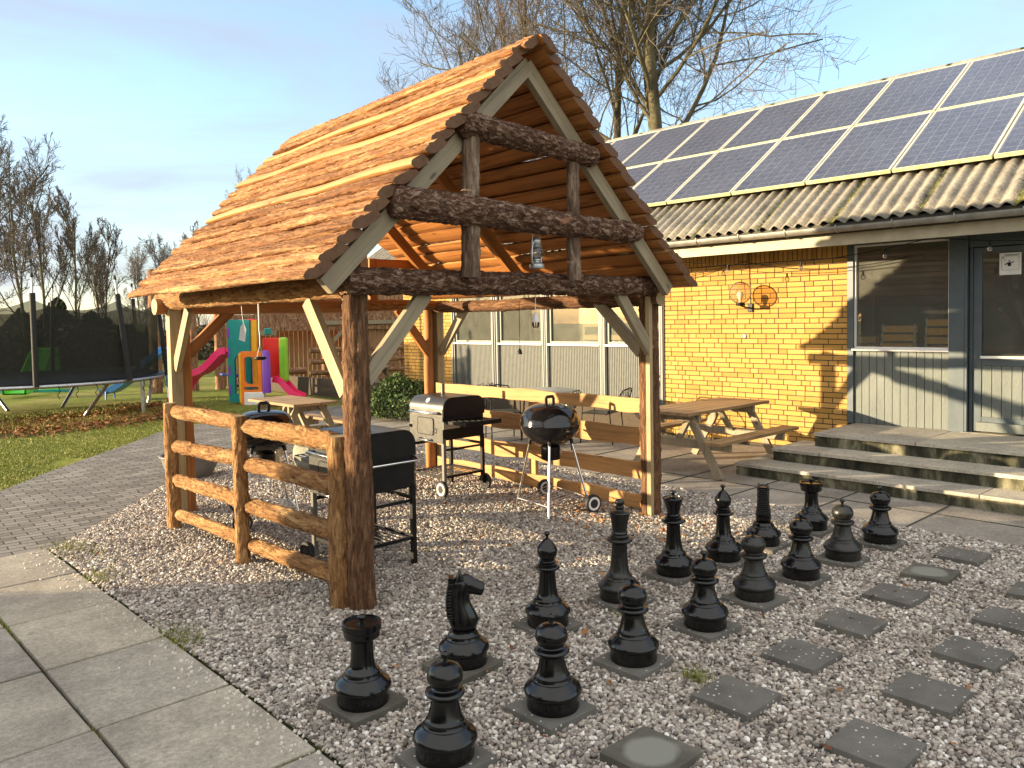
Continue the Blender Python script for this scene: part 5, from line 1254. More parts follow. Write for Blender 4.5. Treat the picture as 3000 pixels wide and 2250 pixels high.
# ------------------------------------------------------------------ picnic tables
def picnic(loc, rz, Lt, Wt, label, mat, ht=0.74, seat_off=0.60, npl=5):
    e = empty('picnic_table', loc, rz, label, 'picnic table', 'wooden picnic tables')
    b = MB(); p = Wt/npl
    for i in range(npl): b.box((RND.uniform(-.004, .004), -Wt/2+p*(i+.5), ht-0.018), (Lt, p-0.008, 0.036))
    b.build('table_top', mat, e, bevel=0.003)
    for s_ in (-1, 1):
        b = MB()
        for i in range(2): b.box((0, s_*(seat_off+0.055+(0.11*(i-0.5)*1.0)), ht*0.60-0.018), (Lt, 0.100, 0.036))
        b.build('seat', mat, e, bevel=0.003)
    for x in (-Lt*0.36, Lt*0.36):
        for s_ in (-1, 1):
            b = MB(); b.beam((x, s_*Wt*0.26, ht-0.04), (x, s_*(seat_off+0.02)*0.98, 0.0), 0.045, 0.09, up=(0, 1, 0)); b.build('leg', MT['sawn_grey'], e, bevel=0.003)
        b = MB(); b.box((x+0.046*(1 if x < 0 else -1), 0, ht*0.60-0.085), (0.045, seat_off*2+0.24, 0.095)); b.build('cross_bar', MT['sawn_grey'], e, bevel=0.003)
        b = MB(); b.box((x+0.046*(1 if x < 0 else -1), 0, ht-0.085), (0.045, Wt*0.86, 0.09)); b.build('cross_bar', MT['sawn_grey'], e, bevel=0.003)
        s2 = 1 if x < 0 else -1
        b = MB(); b.beam((x+0.07*s2, 0, ht*0.60-0.06), (x+0.36*s2, 0, ht-0.05), 0.045, 0.07, up=(0, 1, 0)); b.build('strut', MT['sawn_grey'], e, bevel=0.003)
    return e
picnic((8.27, 5.385, 0), 0, 1.75, 0.72, 'brown picnic table standing against the yellow brick wall beside the steps', MT['table_wood'], 0.74, 0.58)
picnic((5.35, 10.10, 0), pi/2, 1.32, 0.66, 'small pale picnic table beyond the log fence in front of the play tower', MT['table_wood'], 0.75, 0.52)
picnic((10.25, 15.6, 0), radians(40), 1.3, 0.66, 'distant pale picnic table beyond the corner of the brick house', MT['table_wood'], 0.75, 0.52)
# terrace table and wire chairs behind the board fence
e = empty('round_terrace_table', (8.55, 8.35, 0), 0, 'round mesh terrace table whose rim shows over the board fence', 'table')
b = MB(); b.lathe([(0, 0.72), (0.46, 0.72), (0.475, 0.73), (0.46, 0.74), (0, 0.735)], 40); b.build('table_top', simple('mesh_top', (0.30, 0.31, 0.30), 0.4, 0.3), e, smooth=40)
for k in range(4):
    a = pi/4+pi/2*k; b = MB(); b.tube([(0.30*cos(a), 0.30*sin(a), 0.72), (0.36*cos(a), 0.36*sin(a), 0.0)], 0.013, 8); b.build('leg', MT['black_metal'], e)
def wire_chair(loc, rz):
    e = empty('wire_chair', loc, rz)
    b = MB(); b.tube([(-0.24, 0.0, 0.42), (-0.25, -0.18, 0.64), (-0.17, -0.25, 0.77), (0, -0.28, 0.795), (0.17, -0.25, 0.77), (0.25, -0.18, 0.64), (0.24, 0.0, 0.42)], 0.010, 8); b.build('back_frame', MT['black_metal'], e, smooth=50)
    b = MB()
    for i in range(-5, 6): b.tube([(i*0.036, -0.02, 0.44), (i*0.034, -0.20, 0.60), (i*0.030, -0.262+0.002*i*i, 0.778-0.0012*i*i)], 0.003, 5)
    b.build('backrest', MT['black_metal'], e)
    b = MB(); b.box((0, 0.18, 0.43), (0.44, 0.42, 0.012)); b.build('seat', MT['black_metal'], e, bevel=0.004)
    for x in (-0.22, 0.22):
        b = MB(); b.tube([(x, 0.40, 0.0), (x, 0.36, 0.60), (x, -0.05, 0.62)], 0.010, 8); b.tube([(x, -0.10, 0.0), (x, -0.04, 0.60)], 0.010, 8); b.build('leg', MT['black_metal'], e, smooth=50)
    return e
wl = [('black wire chair with a rounded back showing left of the kettle lid', (8.20, 8.95), 2.6), ('black wire chair showing over the board fence right of the kettle handle', (8.10, 7.62), 1.0), ('dark wire chair closest to the house behind the board fence', (8.95, 7.40), 0.3)]
w0 = None
for lb, (x, y), rz in wl:
    if w0 is None: w0 = wire_chair((x, y, 0), rz); e = w0
    else: e = copy_tree(w0); e.matrix_basis = Matrix.Translation((x, y, 0)) @ Matrix.Rotation(rz, 4, 'Z')
    tag(e, lb, 'chair', 'wire chairs on the terrace')
# planter bowl, stone
pt = empty('planter_bowl', (3.72, 9.55, 0), 0, 'wide grey planter bowl of dark soil behind the end of the log fence', 'planter')
b = MB(); b.lathe(dense([(0.0, 0.0), (0.22, 0.0), (0.22, 0.0), (0.29, 0.12), (0.33, 0.25), (0.35, 0.26), (0.35, 0.275), (0.32, 0.275), (0.31, 0.23), (0.31, 0.23), (0, 0.235)], 2), 40); b.build('bowl', simple('zinc_bowl', (0.16, 0.155, 0.15), 0.6, 0.1), pt, smooth=40)
b = MB(); rr = random.Random(4)
for i in range(220):
    a = rr.uniform(0, 6.28); r_ = 0.28*sqrt(rr.random()); x, y = r_*cos(a), r_*sin(a); h_ = rr.uniform(0.03, 0.09)
    b.add([(x, y, 0.23), (x+rr.uniform(-.02, .02), y+rr.uniform(-.02, .02), 0.235), (x+rr.uniform(-.04, .04), y+rr.uniform(-.04, .04), 0.235+h_)], [(0, 1, 2)])
b.build('plants', MT['leaf_brown'], pt)
# low round stone slab between the grills and the small table
b = MB(); b.lathe(dense([(0, 0.0), (0.50, 0.0), (0.50, 0.0), (0.54, 0.08), (0.545, 0.20), (0.52, 0.27), (0.50, 0.285), (0.4, 0.29), (0, 0.295)], 2), 48)
o = b.build('stone_block', concrete('mossy_stone', (0.17, 0.17, 0.13), (0.30, 0.30, 0.24), (0.10, 0.13, 0.06), 0.55).m, None, smooth=50); o.location = (5.35, 8.95, 0)
tag(o, 'low round mossy grey stone block behind the black trolley grill', 'stone')

# ------------------------------------------------------------------ play tower
pl = empty('play_tower', (7.97, 17.3, -0.02), radians(-43.4), 'colourful plastic play tower with a pink slide on the lawn', 'play tower')
def pplate(name, loops, t, mat, y, parent=pl, rz=0.0, x=0.0, bev=0.018):
    b = MB(); b.plate(loops, t); o = b.build(name, MT[mat], parent, M=Matrix.Translation((x, y, 0)) @ Matrix.Rotation(rz, 4, 'Z'), bevel=bev); return o
def arch(x0, x1, z0, z1, n=8):
    c_ = (x0+x1)/2; r = (x1-x0)/2
    return [(x0, z0), (x1, z0)]+[(c_+r*cos(pi*i/n), z1-r+r*sin(pi*i/n)) for i in range(n+1)]
teal = pplate('side_panel', [rrect(-0.41, 0.02, 0.10, 1.92, 0.07), list(reversed(arch(-0.26, -0.02, 0.22, 1.10)))], 0.09, 'teal', 0.30)
for z in (1.62, 1.18, 0.75, 0.32):
    b = MB(); b.box((-0.38, -0.050, z), (0.045, 0.02, 0.22)); b.build('slot', MT['purple'], teal, M=Matrix.Translation((0, 0, 0)), bevel=0.004)
b = MB(); b.box((-0.13, 0.62, 0.60), (0.34, 0.03, 0.85)); b.build('inner_panel', MT['purple'], pl, bevel=0.01)
pplate('corner_post', [rrect(0.13, 0.42, 0.235, 1.90, 0.03)], 0.10, 'yellow', 0.36)
b = MB(); b.box((0.0, 0.60, 1.90), (0.36, 0.5, 0.05)); b.build('red_rail', MT['red'], pl, bevel=0.015)
of = pplate('front_frame', [rrect(-0.06, 0.0, 0.45, 1.20, 0.08), list(reversed(rrect(0.055, 0.46, 0.36, 1.08, 0.09))), list(reversed(rrect(0.04, 0.33, 0.37, 0.40, 0.03)))], 0.10, 'orange', 0.0)
b = MB(); b.box((-0.035, -0.055, 0.60), (0.05, 0.02, 1.10)); b.build('edge_post', MT['yellow'], of, bevel=0.008)
b = MB(); b.tube([(0.545, -0.02, 0.26), (0.545, -0.02, 1.14), (0.545, -0.0, 1.20)], [0.095, 0.095, 0.07], 18); b.build('corner_post', MT['purple'], pl, smooth=50)
b = MB(); b.box((0.27, -0.02, 0.13), (0.46, 0.10, 0.30)); b.build('base', MT['plastic_white'], pl, bevel=0.02)
b = MB(); b.box((0.52, 0.62, 1.02), (0.46, 0.06, 0.92)); b.build('side_panel', MT['red'], pl, bevel=0.02)
b = MB(); b.box((0.84, 0.36, 0.98), (0.20, 0.14, 1.03)); gpn = b.build('side_panel', MT['green'], pl, bevel=0.05)
b = MB(); b.box((0.84, 0.285, 0.95), (0.03, 0.01, 0.7)); b.build('groove', MT['lime'], gpn, bevel=0.004)
b = MB(); b.box((0.37, 0.75, 1.63), (0.14, 0.12, 0.16)); b.build('periscope', MT['teal'], pl, bevel=0.025)
b = MB(); b.tube([(0.10, 0.7, 0.40), (0.22, 0.55, 0.72), (0.36, 0.5, 0.55), (0.30, 0.5, 0.40)], 0.06, 12); b.build('climbing_hold', MT['teal'], pl, smooth=50)
def slide(path, wdt, mat, parent, name='slide', lip=0.09, side=Vector((0, 1, 0))):
    b = MB(); vs = []; fs = []
    prof = [(-0.5, lip), (-0.44, lip+0.01), (-0.40, 0.0), (0.40, 0.0), (0.44, lip+0.01), (0.5, lip), (0.5, -0.04), (-0.5, -0.04)]
    P = [Vector(p) for p in path]; n_ = len(prof)
    for i, p in enumerate(P):
        d = (P[min(i+1, len(P)-1)]-P[max(0, i-1)]).normalized(); u = side.cross(d); u = u if u.z > 0 else -u
        for a, h_ in prof: vs.append(p+side*a*wdt+u*h_)
    for i in range(len(P)-1):
        for k in range(n_):
            a = i*n_+k; c_ = i*n_+(k+1) % n_; fs.append((a, c_, c_+n_, a+n_))
    b.add(vs, fs); return b.build(name, MT[mat], parent, smooth=50)
def smooth_path(P, k=5):
    P = [Vector(p) for p in P]; o = []
    for i in range(len(P)-1):
        p1, p2 = P[i], P[i+1]; p0 = P[max(0, i-1)]; p3 = P[min(len(P)-1, i+2)]
        for j in range(k):
            t = j/k; o.append(0.5*((2*p1)+(p2-p0)*t+(2*p0-5*p1+4*p2-p3)*t*t+(3*p1-p0-3*p2+p3)*t**3))
    return o+[P[-1]]
slide(smooth_path([(-0.40, 0.45, 1.18), (-0.55, 0.42, 1.14), (-0.75, 0.38, 0.93), (-0.95, 0.33, 0.75), (-1.15, 0.28, 0.66), (-1.32, 0.22, 0.46), (-1.45, 0.15, 0.16), (-1.60, 0.1, 0.08)]), 0.42, 'pink', pl, side=Vector((0.25, 0.97, 0)).normalized(), lip=0.12)
slide(smooth_path([(0.62, 0.35, 0.52), (0.78, 0.33, 0.48), (0.92, 0.28, 0.34), (1.08, 0.24, 0.18), (1.30, 0.2, 0.09)]), 0.40, 'pink', pl, side=Vector((0, 1, 0)), lip=0.10)
b = MB(); b.beam((-0.42, 0.9, 0.60), (-1.05, 1.5, 0.60), 0.05, 0.05); b.build('see_saw_bar', MT['navy'], pl, bevel=0.01)
# blue slide and green slide further left
e = empty('blue_slide', (7.0, 20.6, 0), radians(-43.4), 'blue plastic slide behind the trampoline legs', 'slide')
slide(smooth_path([(0.62, 0, 1.22), (0.40, 0, 1.10), (0.0, 0, 0.80), (-0.45, 0, 0.42), (-0.80, 0, 0.20), (-1.05, 0, 0.16)]), 0.42, 'blue', e, 'chute', side=Vector((0.1, 1, 0)).normalized(), lip=0.10)
for x in (0.55, 0.72):
    for y in (-0.2, 0.2):
        b = MB(); b.tube([(x, y, 1.2), (x+0.12, y*1.4, 0)], 0.02, 8); b.build('leg', MT['blue'], e)
b = MB(); b.tube([(-0.9, -0.2, 0.2), (-0.9, -0.22, 0)], 0.02, 8); b.tube([(-0.9, 0.2, 0.2), (-0.9, 0.22, 0)], 0.02, 8); b.build('foot', MT['blue'], e)
e = empty('green_slide', (5.1, 24.0, 0), radians(-43.4), 'bright green plastic slide seen through the trampoline net', 'slide')
slide(smooth_path([(0, 1.1, 1.15), (0, 0.85, 1.05), (0, 0.5, 0.65), (0, 0.1, 0.32), (0, -0.25, 0.15), (0, -0.45, 0.12)]), 0.62, 'lime', e, 'chute', side=Vector((1, 0, 0)), lip=0.10)
b = MB(); b.box((0, 1.15, 0.62), (0.60, 0.06, 1.24)); b.build('ladder', MT['lime'], e, bevel=0.03)
b = MB(); b.box((0.1, 0.2, 0.12), (2.1, 0.10, 0.07)); b.build('base_bar', MT['teal'], e, bevel=0.01)

# ------------------------------------------------------------------ trampoline
TC = (4.30, 19.15); TR = 2.48; TZ = 0.76
tp = empty('trampoline', (TC[0], TC[1], 0), 0, 'round trampoline with a black safety net standing on the lawn', 'trampoline')
q = N('safety_net'); q.t.nodes.remove(q.b); tr_ = q.n('ShaderNodeBsdfTransparent'); tr_.inputs[0].default_value = (0.95, 0.97, 0.93, 1)
df = q.n('ShaderNodeBsdfDiffuse'); df.inputs[0].default_value = (0.030, 0.031, 0.027, 1); mxx = q.n('ShaderNodeMixShader')
n = q.noise(q.coord((1, 1, 0.4), rand=False), 1.2, 4, 0.6); q.L(q.ramp(n, [(0.3, (0.70,)*3), (0.7, (0.84,)*3)]), mxx.inputs[0]); q.L(tr_.outputs[0], mxx.inputs[1]); q.L(df.outputs[0], mxx.inputs[2]); q.L(mxx.outputs[0], q.o.inputs['Surface']); MT['net'] = q.m
b = MB(); b.lathe([(0, TZ-0.02), (2.12, TZ-0.02), (2.14, TZ-0.03)], 72); b.build('mat', simple('jump_mat', (0.035, 0.04, 0.042), 0.45), tp)
b = MB(); b.lathe([(2.10, TZ), (2.14, TZ+0.012), (2.45, TZ+0.01), (2.49, TZ-0.01), (2.47, TZ-0.03)], 72); b.build('edge_pad', MT['black_metal'], tp, smooth=60)
b = MB(); b.tube([(TR*cos(2*pi*k/72), TR*sin(2*pi*k/72), TZ-0.055) for k in range(73)], 0.038, 8); b.build('rim_tube', MT['galv'], tp, smooth=60)
tops_ = []
angs = [radians(v) for v in (-103, -64, -28, 22, 70, 117, 162, 207)]
for k, a in enumerate(angs):
    b0 = Vector((TR*1.03*cos(a), TR*1.03*sin(a), TZ-0.05)); t0 = Vector((TR*(1.02 if k == 0 else 0.955)*cos(a-(0.0 if k == 0 else 0.04)), TR*(1.02 if k == 0 else 0.955)*sin(a-(0.0 if k == 0 else 0.04)), 2.72)); tops_.append((b0, t0))
    b = MB(); b.tube([b0, b0.lerp(t0, 0.45), b0.lerp(t0, 0.86)], 0.052, 12); po = b.build('pole', MT['foam'], tp, smooth=50)
    b = MB(); b.tube([b0.lerp(t0, 0.82), t0], 0.020, 10); b.build('pole_top', MT['galv'], po, smooth=50)
    b = MB(); b.tube([t0, t0+Vector((0, 0, 0.05)), t0+Vector((0, 0, 0.09))], [0.03, 0.025, 0.01], 10); b.build('cap', MT['foam'], po, smooth=50)
vs = []; fs = []; m_ = 10
for k in range(8):
    (b0, t0), (b1, t1) = tops_[k], tops_[(k+1) % 8]
    for i in range(m_):
        u = i/m_; lo = b0.lerp(b1, u); r_ = Vector((lo.x, lo.y, 0)).length; lo = Vector((lo.x, lo.y, TZ)) * 1.0
        s0 = b0.lerp(t0, 0.80); s1 = b1.lerp(t1, 0.80); hi = s0.lerp(s1, u); hi.z -= 0.20*4*u*(1-u)
        lo.x *= 0.93; lo.y *= 0.93
        for j in range(5): p = lo.lerp(hi, j/4); vs.append(p)
nn = 8*m_
for i in range(nn):
    for j in range(4): a = i*5+j; c_ = ((i+1) % nn)*5+j; fs.append((a, c_, c_+1, a+1))
b = MB(); b.add(vs, fs); b.build('net', MT['net'], tp, smooth=180)
lg = [(4.75, 17.58), (5.75, 17.12), (6.63, 19.42), (5.00, 20.14), (4.00, 20.45), (2.3, 19.9), (2.2, 18.1), (3.0, 17.3)]
for i in range(8):
    x, y = lg[i]; v_ = Vector((x-TC[0], y-TC[1])); a = atan2(v_.y, v_.x); lean = [(-0.22, 0), (0, 0), (0, 0), (0.05, 0), (0, 0), (0, 0), (0, 0), (0.0, 0)][i]
    b = MB(); b.tube([(v_.x, v_.y, -0.02), (TR*cos(a), TR*sin(a), TZ-0.06)], 0.038, 12); b.build('leg', MT['galv'], tp, smooth=50)
# straps
for a in (-95, -88, -80, -55, -50, -35, -30):
    a = radians(a); b = MB(); x, y = TR*1.02*cos(a), TR*1.02*sin(a); b.tube([(x, y, TZ-0.06), (x+0.03, y, TZ-0.16), (x-0.02, y, TZ-0.22), (x+0.02, y+0.01, TZ-0.30)], 0.008, 5); b.build('strap', MT['rubber'], tp)

# ------------------------------------------------------------------ log playhouse at the back
cb = empty('log_playhouse', (11.5, 21.6, 0), 0, 'brown log playhouse with a bark board front and log railing behind the play tower', 'playhouse')
DV = Vector((0.98, -0.20, 0)).normalized(); NV = Vector((-0.20, -0.98, 0)).normalized()   # facade direction and normal to camera
O_ = Vector((7.85, 22.3, 0))
def cp(s, z, d=0.0): return tuple(O_+DV*s+NV*d+Vector((0, 0, z)))
MT['cab_bark'] = bark('cabin_bark', (0.08, 0.038, 0.02), (0.27, 0.14, 0.075), (0.50, 0.32, 0.18), 0.3)
MT['cab_wood'] = sawn('cabin_boards', (0.36, 0.19, 0.095), 0.5)
for s, h_, r_ in ((0.0, 3.3, 0.15), (0.95, 3.2, 0.13), (1.65, 3.2, 0.14)):
    log('post', cb, cp(s, -0.02), cp(s, h_), r_, MT['cab_bark'], r_*0.9, amp=0.02, seed=60+s, n=18, step=0.08)
b = MB(); rr = random.Random(8)
z = 1.62; row = 0
while z < 3.5:
    s = 1.9
    while s < 8.6:
        w_ = rr.uniform(0.5, 1.6) if row % 2 else rr.uniform(0.2, 0.5)
        p0 = Vector(cp(s, z, 0.15+(z-1.6)*-0.25)); p1 = Vector(cp(min(8.6, s+w_), z, 0.15+(z-1.6)*-0.25))
        b.beam(p0, p1, 0.05+rr.uniform(0, 0.04), 0.13+rr.uniform(-0.02, 0.015), up=(0, 0, 1)); s += w_+0.01
    z += 0.125; row += 1
b.build('bark_front', MT['cab_bark'], cb, M=W2L(cb, I4), bevel=0.01)
b = MB(); s = 5.7
while s < 9.6:
    p0 = cp(s, 0.0, 0.02); p1 = cp(s, 3.0, 0.02); b.beam(p0, p1, 0.12, 0.03, up=NV); s += 0.135
b.build('board_wall', MT['cab_wood'], cb, M=W2L(cb, I4))
b = MB(); s = 1.9
while s < 5.7:
    p0 = cp(s, 0.0, -0.6); p1 = cp(s, 1.9, -0.6); b.beam(p0, p1, 0.12, 0.03, up=NV); s += 0.14
b.build('rear_boards', MT['cab_wood'], cb, M=W2L(cb, I4))
b = MB(); b.beam(cp(1.9, 1.52, 0.2), cp(3.2, 1.52, 0.2), 0.06, 0.14); b.beam(cp(1.95, 0, 0.2), cp(1.95, 1.5, 0.2), 0.10, 0.08, up=NV); b.build('door_frame', MT['sawn_grey'], cb, M=W2L(cb, I4))
b = MB(); b.beam(cp(5.55, 1.3, 0.26), cp(5.55, 2.7, 0.26), 0.12, 0.06, up=NV); b.beam(cp(5.4, 1.75, 0.25), cp(4.9, 1.25, 0.25), 0.10, 0.05, up=NV); b.beam(cp(4.4, 1.78, 0.22), cp(9.4, 1.78, 0.22), 0.05, 0.12); b.build('trim', MT['sawn_grey'], cb, M=W2L(cb, I4))
# roof slab of the playhouse sloping to the right
b = MB()
for i in range(9): b.beam(cp(8.3+i*0.03, 1.5+i*0.15, 0.9-0.1*i), cp(12.5, 1.5+i*0.15, 0.9-0.1*i), 0.05, 0.18)
b.build('side_roof', MT['bark_roof'], cb, M=W2L(cb, I4), bevel=0.01)
for s in (4.35, 6.8, 8.9):
    log('railing_post', cb, cp(s, -0.02, 1.0), cp(s, 1.15, 1.0), 0.075, MT['cab_bark'], amp=0.012, seed=70+s, n=14, step=0.08)
for i, z in enumerate((1.0, 0.68, 0.36, 0.10)):
    log('railing_log', cb, cp(3.9, z, 1.03), cp(9.6, z, 1.03), 0.075, MT['cab_bark'], amp=0.014, seed=80+i, n=14, step=0.08)
log('railing_log', cb, cp(1.9, 0.40, 0.3), cp(4.0, 0.40, 0.3), 0.10, MT['cab_bark'], amp=0.014, seed=90, n=14, step=0.08)
log('railing_log', cb, cp(1.9, 0.12, 0.3), cp(4.0, 0.12, 0.3), 0.10, MT['cab_bark'], amp=0.014, seed=91, n=14, step=0.08)

# ------------------------------------------------------------------ trees
def tree_segments(seed, H, r0, levels=5, spread=1.0, lean=(0, 0), fork=0.3, upk=0.25, kids=(9, 8, 7, 6), first=0.25, lr=0.62):
    rr = random.Random(seed); segs = []
    def grow(p, d, L, r, lv):
        n_ = max(3, int(7-lv)); pts = [p]; dirs = [d]; q_ = p
        for i in range(n_):
            jit = 0.10+0.07*lv
            d = (d+Vector((rr.uniform(-jit, jit), rr.uniform(-jit, jit), rr.uniform(-jit*.6, jit*.9)+ (upk*0.12 if lv else 0.05)))).normalized()
            q_ = q_+d*L/n_; pts.append(q_); dirs.append(d)
        re = r*(0.45 if lv < levels-1 else 0.35)
        segs.append((lv, pts, [r+(re-r)*i/n_ for i in range(n_+1)]))
        if lv >= levels-1: return
        nk = kids[min(lv, len(kids)-1)]
        for k in range(nk):
            t = first+(1-first)*(k+rr.uniform(0.1, 0.9))/nk if lv == 0 else 0.15+0.85*(k+rr.uniform(0.1, 0.9))/nk
            f = t*n_; i = min(n_-1, int(f)); pp = pts[i].lerp(pts[i+1], f-i); dd = dirs[i+1]
            ax = dd.orthogonal().normalized(); ax.rotate(Matrix.Rotation(rr.uniform(0, 2*pi), 3, dd))
            ang = rr.uniform(0.45, 1.0)*spread*(1.0 if lv else 1.0)
            nd = dd*cos(ang)+ax*sin(ang); nd = (nd+Vector((0, 0, upk*(0.9 if lv < 2 else 0.4)))).normalized()
            rl = r+(re-r)*t
            grow(pp, nd, L*lr*rr.uniform(0.75, 1.15)*(1.08-0.45*t), rl*rr.uniform(0.34, 0.52), lv+1)
    grow(Vector((0, 0, -0.1)), Vector((lean[0], lean[1], 1)).normalized(), H, r0, 0)
    return segs
def tubes_np(segs, rmin):
    V = []; Fc = []; base = 0
    for lv, pts, rs in segs:
        ns = (10, 7, 5, 3, 3, 3)[min(lv, 5)]
        prev = None
        for i, p in enumerate(pts):
            d = pts[min(i+1, len(pts)-1)]-pts[max(0, i-1)]; d.normalize()
            x = d.orthogonal().normalized() if prev is None else (prev-d*prev.dot(d)).normalized()
            prev = x; y = d.cross(x); r = max(rs[i], rmin)
            for k in range(ns):
                t = 2*pi*k/ns; V.append(p+(x*cos(t)+y*sin(t))*r)
        for i in range(len(pts)-1):
            for k in range(ns):
                a = base+i*ns+k; c_ = base+i*ns+(k+1) % ns; Fc.append((a, c_, c_+ns, a+ns))
        base += ns*len(pts)
    b = MB(); b.v = [tuple(v) for v in V]; b.f = Fc; b.m = [0]*len(Fc); return b
def make_tree(name, loc, label, segs, twigmat, rmin=0.010, group=None, split=2):
    e = empty(name, loc, 0, label, 'tree', group)
    tubes_np([s for s in segs if s[0] < split], 0.02).build('trunk', MT['tree_bark'], e, smooth=60)
    tubes_np([s for s in segs if s[0] >= split], rmin).build('crown', MT[twigmat], e)
    return e
beech = tree_segments(12, 12.5, 0.22, 5, 1.25, (0.0, 0.0), upk=0.16, kids=(19, 11, 9, 8), first=0.44, lr=0.62)
make_tree('bare_beech', (18.1, 13.0, 0), 'tall bare beech with a thick forking trunk rising over the solar panels', beech, 'twig', 0.0055, 'bare trees behind the roofs', 3)
t2 = tree_segments(31, 13.5, 0.15, 5, 0.95, (0.02, 0.0), upk=0.35, kids=(14, 9, 8, 7), first=0.36, lr=0.50)
make_tree('bare_tree', (18.9, 15.6, 0), 'bare tree with a slim upright stem just left of the big beech', t2, 'twig', 0.0055, 'bare trees behind the roofs')
t3 = tree_segments(44, 14.5, 0.13, 5, 0.85, (0, 0.02), upk=0.4, kids=(14, 8, 7, 6), first=0.3, lr=0.45)
make_tree('bare_tree', (21.6, 21.0, 0), 'reddish fine twigged tree right of the shelter gable peak', t3, 'twig_red', 0.006, 'bare trees behind the roofs')
t4 = tree_segments(57, 14.0, 0.14, 5, 1.0, (0, 0), upk=0.35, kids=(12, 8, 7, 6), first=0.3, lr=0.52)
make_tree('bare_tree', (23.6, 25.6, 0), 'bare tree whose crown spreads over the shelter ridge', t4, 'twig', 0.006, 'bare trees behind the roofs')
def again(src, loc, rz, sc, label, group='bare trees behind the lawn'):
    c = copy_tree(src); c.matrix_basis = Matrix.Translation(loc) @ Matrix.Rotation(rz, 4, 'Z') @ Matrix.Diagonal((sc, sc, sc, 1)); tag(c, label, 'tree', group); return c
src = [o for o in COL.objects if o.get('category') == 'tree']
again(src[1], (25.6, 29.8, 0), 1.2, 1.0, 'far bare tree showing just left of the shelter ridge', 'bare trees behind the roofs')
again(src[3], (18.9, 38.0, 0), 2.6, 0.53, 'lone bare tree top poking out behind the bark roof slope', 'bare trees behind the roofs')
t5 = tree_segments(71, 7.2, 0.075, 5, 0.8, (0, 0), upk=0.4, kids=(12, 8, 7, 6), first=0.25, lr=0.46)
a5 = make_tree('bare_tree', (9.0, 38.3, 0), 'thin dark bare tree second from the left edge behind the trampoline', t5, 'twig', 0.008, 'bare trees behind the lawn')
t6 = tree_segments(83, 6.8, 0.08, 5, 1.0, (0, 0), upk=0.28, kids=(11, 8, 7, 6), first=0.25, lr=0.52)
a6 = make_tree('bare_tree', (7.7, 35.7, 0), 'spreading bare tree at the left picture edge', t6, 'twig', 0.008, 'bare trees behind the lawn')
again(a5, (10.9, 40.5, 0), 1.0, 0.95, 'bare tree with feathery crown right of the dark conifers')
again(a6, (6.9, 38.4, 0), 2.0, 1.15, 'tallest bare tree at the left picture edge')
again(a5, (13.6, 45.4, 0), 2.3, 0.86, 'slim pale bare tree in the gap of the tree line')
again(a6, (15.9, 47.5, 0), 4.0, 0.72, 'low bare tree right of the slim pale one')
again(a6, (14.8, 40.6, 0), 0.6, 0.70, 'wide brushy bare tree left of the shelter roof')
again(a5, (17.5, 44.0, 0), 3.3, 0.86, 'upright bare tree touching the edge of the shelter roof')
again(a6, (19.4, 47.8, 0), 5.0, 0.80, 'bare tree mostly hidden by the shelter eave')
again(a5, (12.4, 43.0, 0), 5.2, 0.78, 'small bare tree between the slim pale tree and the feathery one')
again(a5, (16.8, 41.6, 0), 1.7, 0.74, 'dense twiggy bare tree just outside the shelter eave')
# conifers and hedge
def leaf_cloud(n, fn, size, seed, upb=0.4):
    rr = random.Random(seed); b = MB(); V = []; Fc = []
    for i in range(n):
        p, nrm = fn(rr); s_ = size*rr.uniform(0.6, 1.4)
        d = Vector((rr.uniform(-1, 1), rr.uniform(-1, 1), rr.uniform(-1, 1)+upb)).normalized(); u = d.orthogonal().normalized(); u.rotate(Matrix.Rotation(rr.uniform(0, 6.28), 3, d)); v_ = d.cross(u)
        k = len(V); V += [p-u*s_*0.5, p+v_*s_*0.28, p+u*s_*0.5, p-v_*s_*0.28]; Fc.append((k, k+1, k+2, k+3))
    b.v = [tuple(v) for v in V]; b.f = Fc; b.m = [0]*len(Fc); return b
def conifer(loc, H, R, seed, label):
    e = empty('conifer', loc, 0, label, 'tree', 'dark conifers behind the trampoline')
    b = MB(); b.tube([(0, 0, -0.1), (0, 0, H*0.95)], [0.12, 0.02], 8); b.build('trunk', MT['tree_bark'], e)
    def fn(rr):
        t = rr.random()**0.8; z = H*(0.08+0.92*t); lay = 0.65+0.35*abs(sin(z*3.2+seed)); a = rr.uniform(0, 6.28); rad = R*(1-t)**0.55*(0.8+0.5*noise.noise(Vector((a, z*0.9, seed))))*lay*sqrt(rr.uniform(0.15, 1))*(1+0.25*sin(a*3+seed))
        return Vector((rad*cos(a), rad*sin(a), z-0.25*rad)), None
    leaf_cloud(7000, fn, 0.17, seed, 0.0).build('crown', MT['leaf_dark'], e)
for i, (x, y, H, R, lb) in enumerate(((8.6, 40.8, 2.6, 1.6, 'low dark conifer at the left end of the tree line'), (10.2, 41.2, 3.1, 1.8, 'tallest dark conifer behind the trampoline poles'), (11.8, 41.8, 2.5, 1.7, 'dark conifer below the feathery bare tree'), (13.0, 43.6, 2.2, 1.5, 'small dark conifer near the gap in the trees'))):
    conifer((x, y, 0), H, R, i*3+1, lb)
def fn(rr):
    s = rr.uniform(-6, 30); h_ = 1.6+0.6*noise.noise(Vector((s*0.4, 3, 0)))+0.3*noise.noise(Vector((s*1.7, 9, 0))); z = h_*rr.random()**0.7
    return Vector((3.0+s*0.86+rr.uniform(-.6, .6), 34.5+s*0.42+rr.uniform(-.8, .8)+0.2*z, z)), None
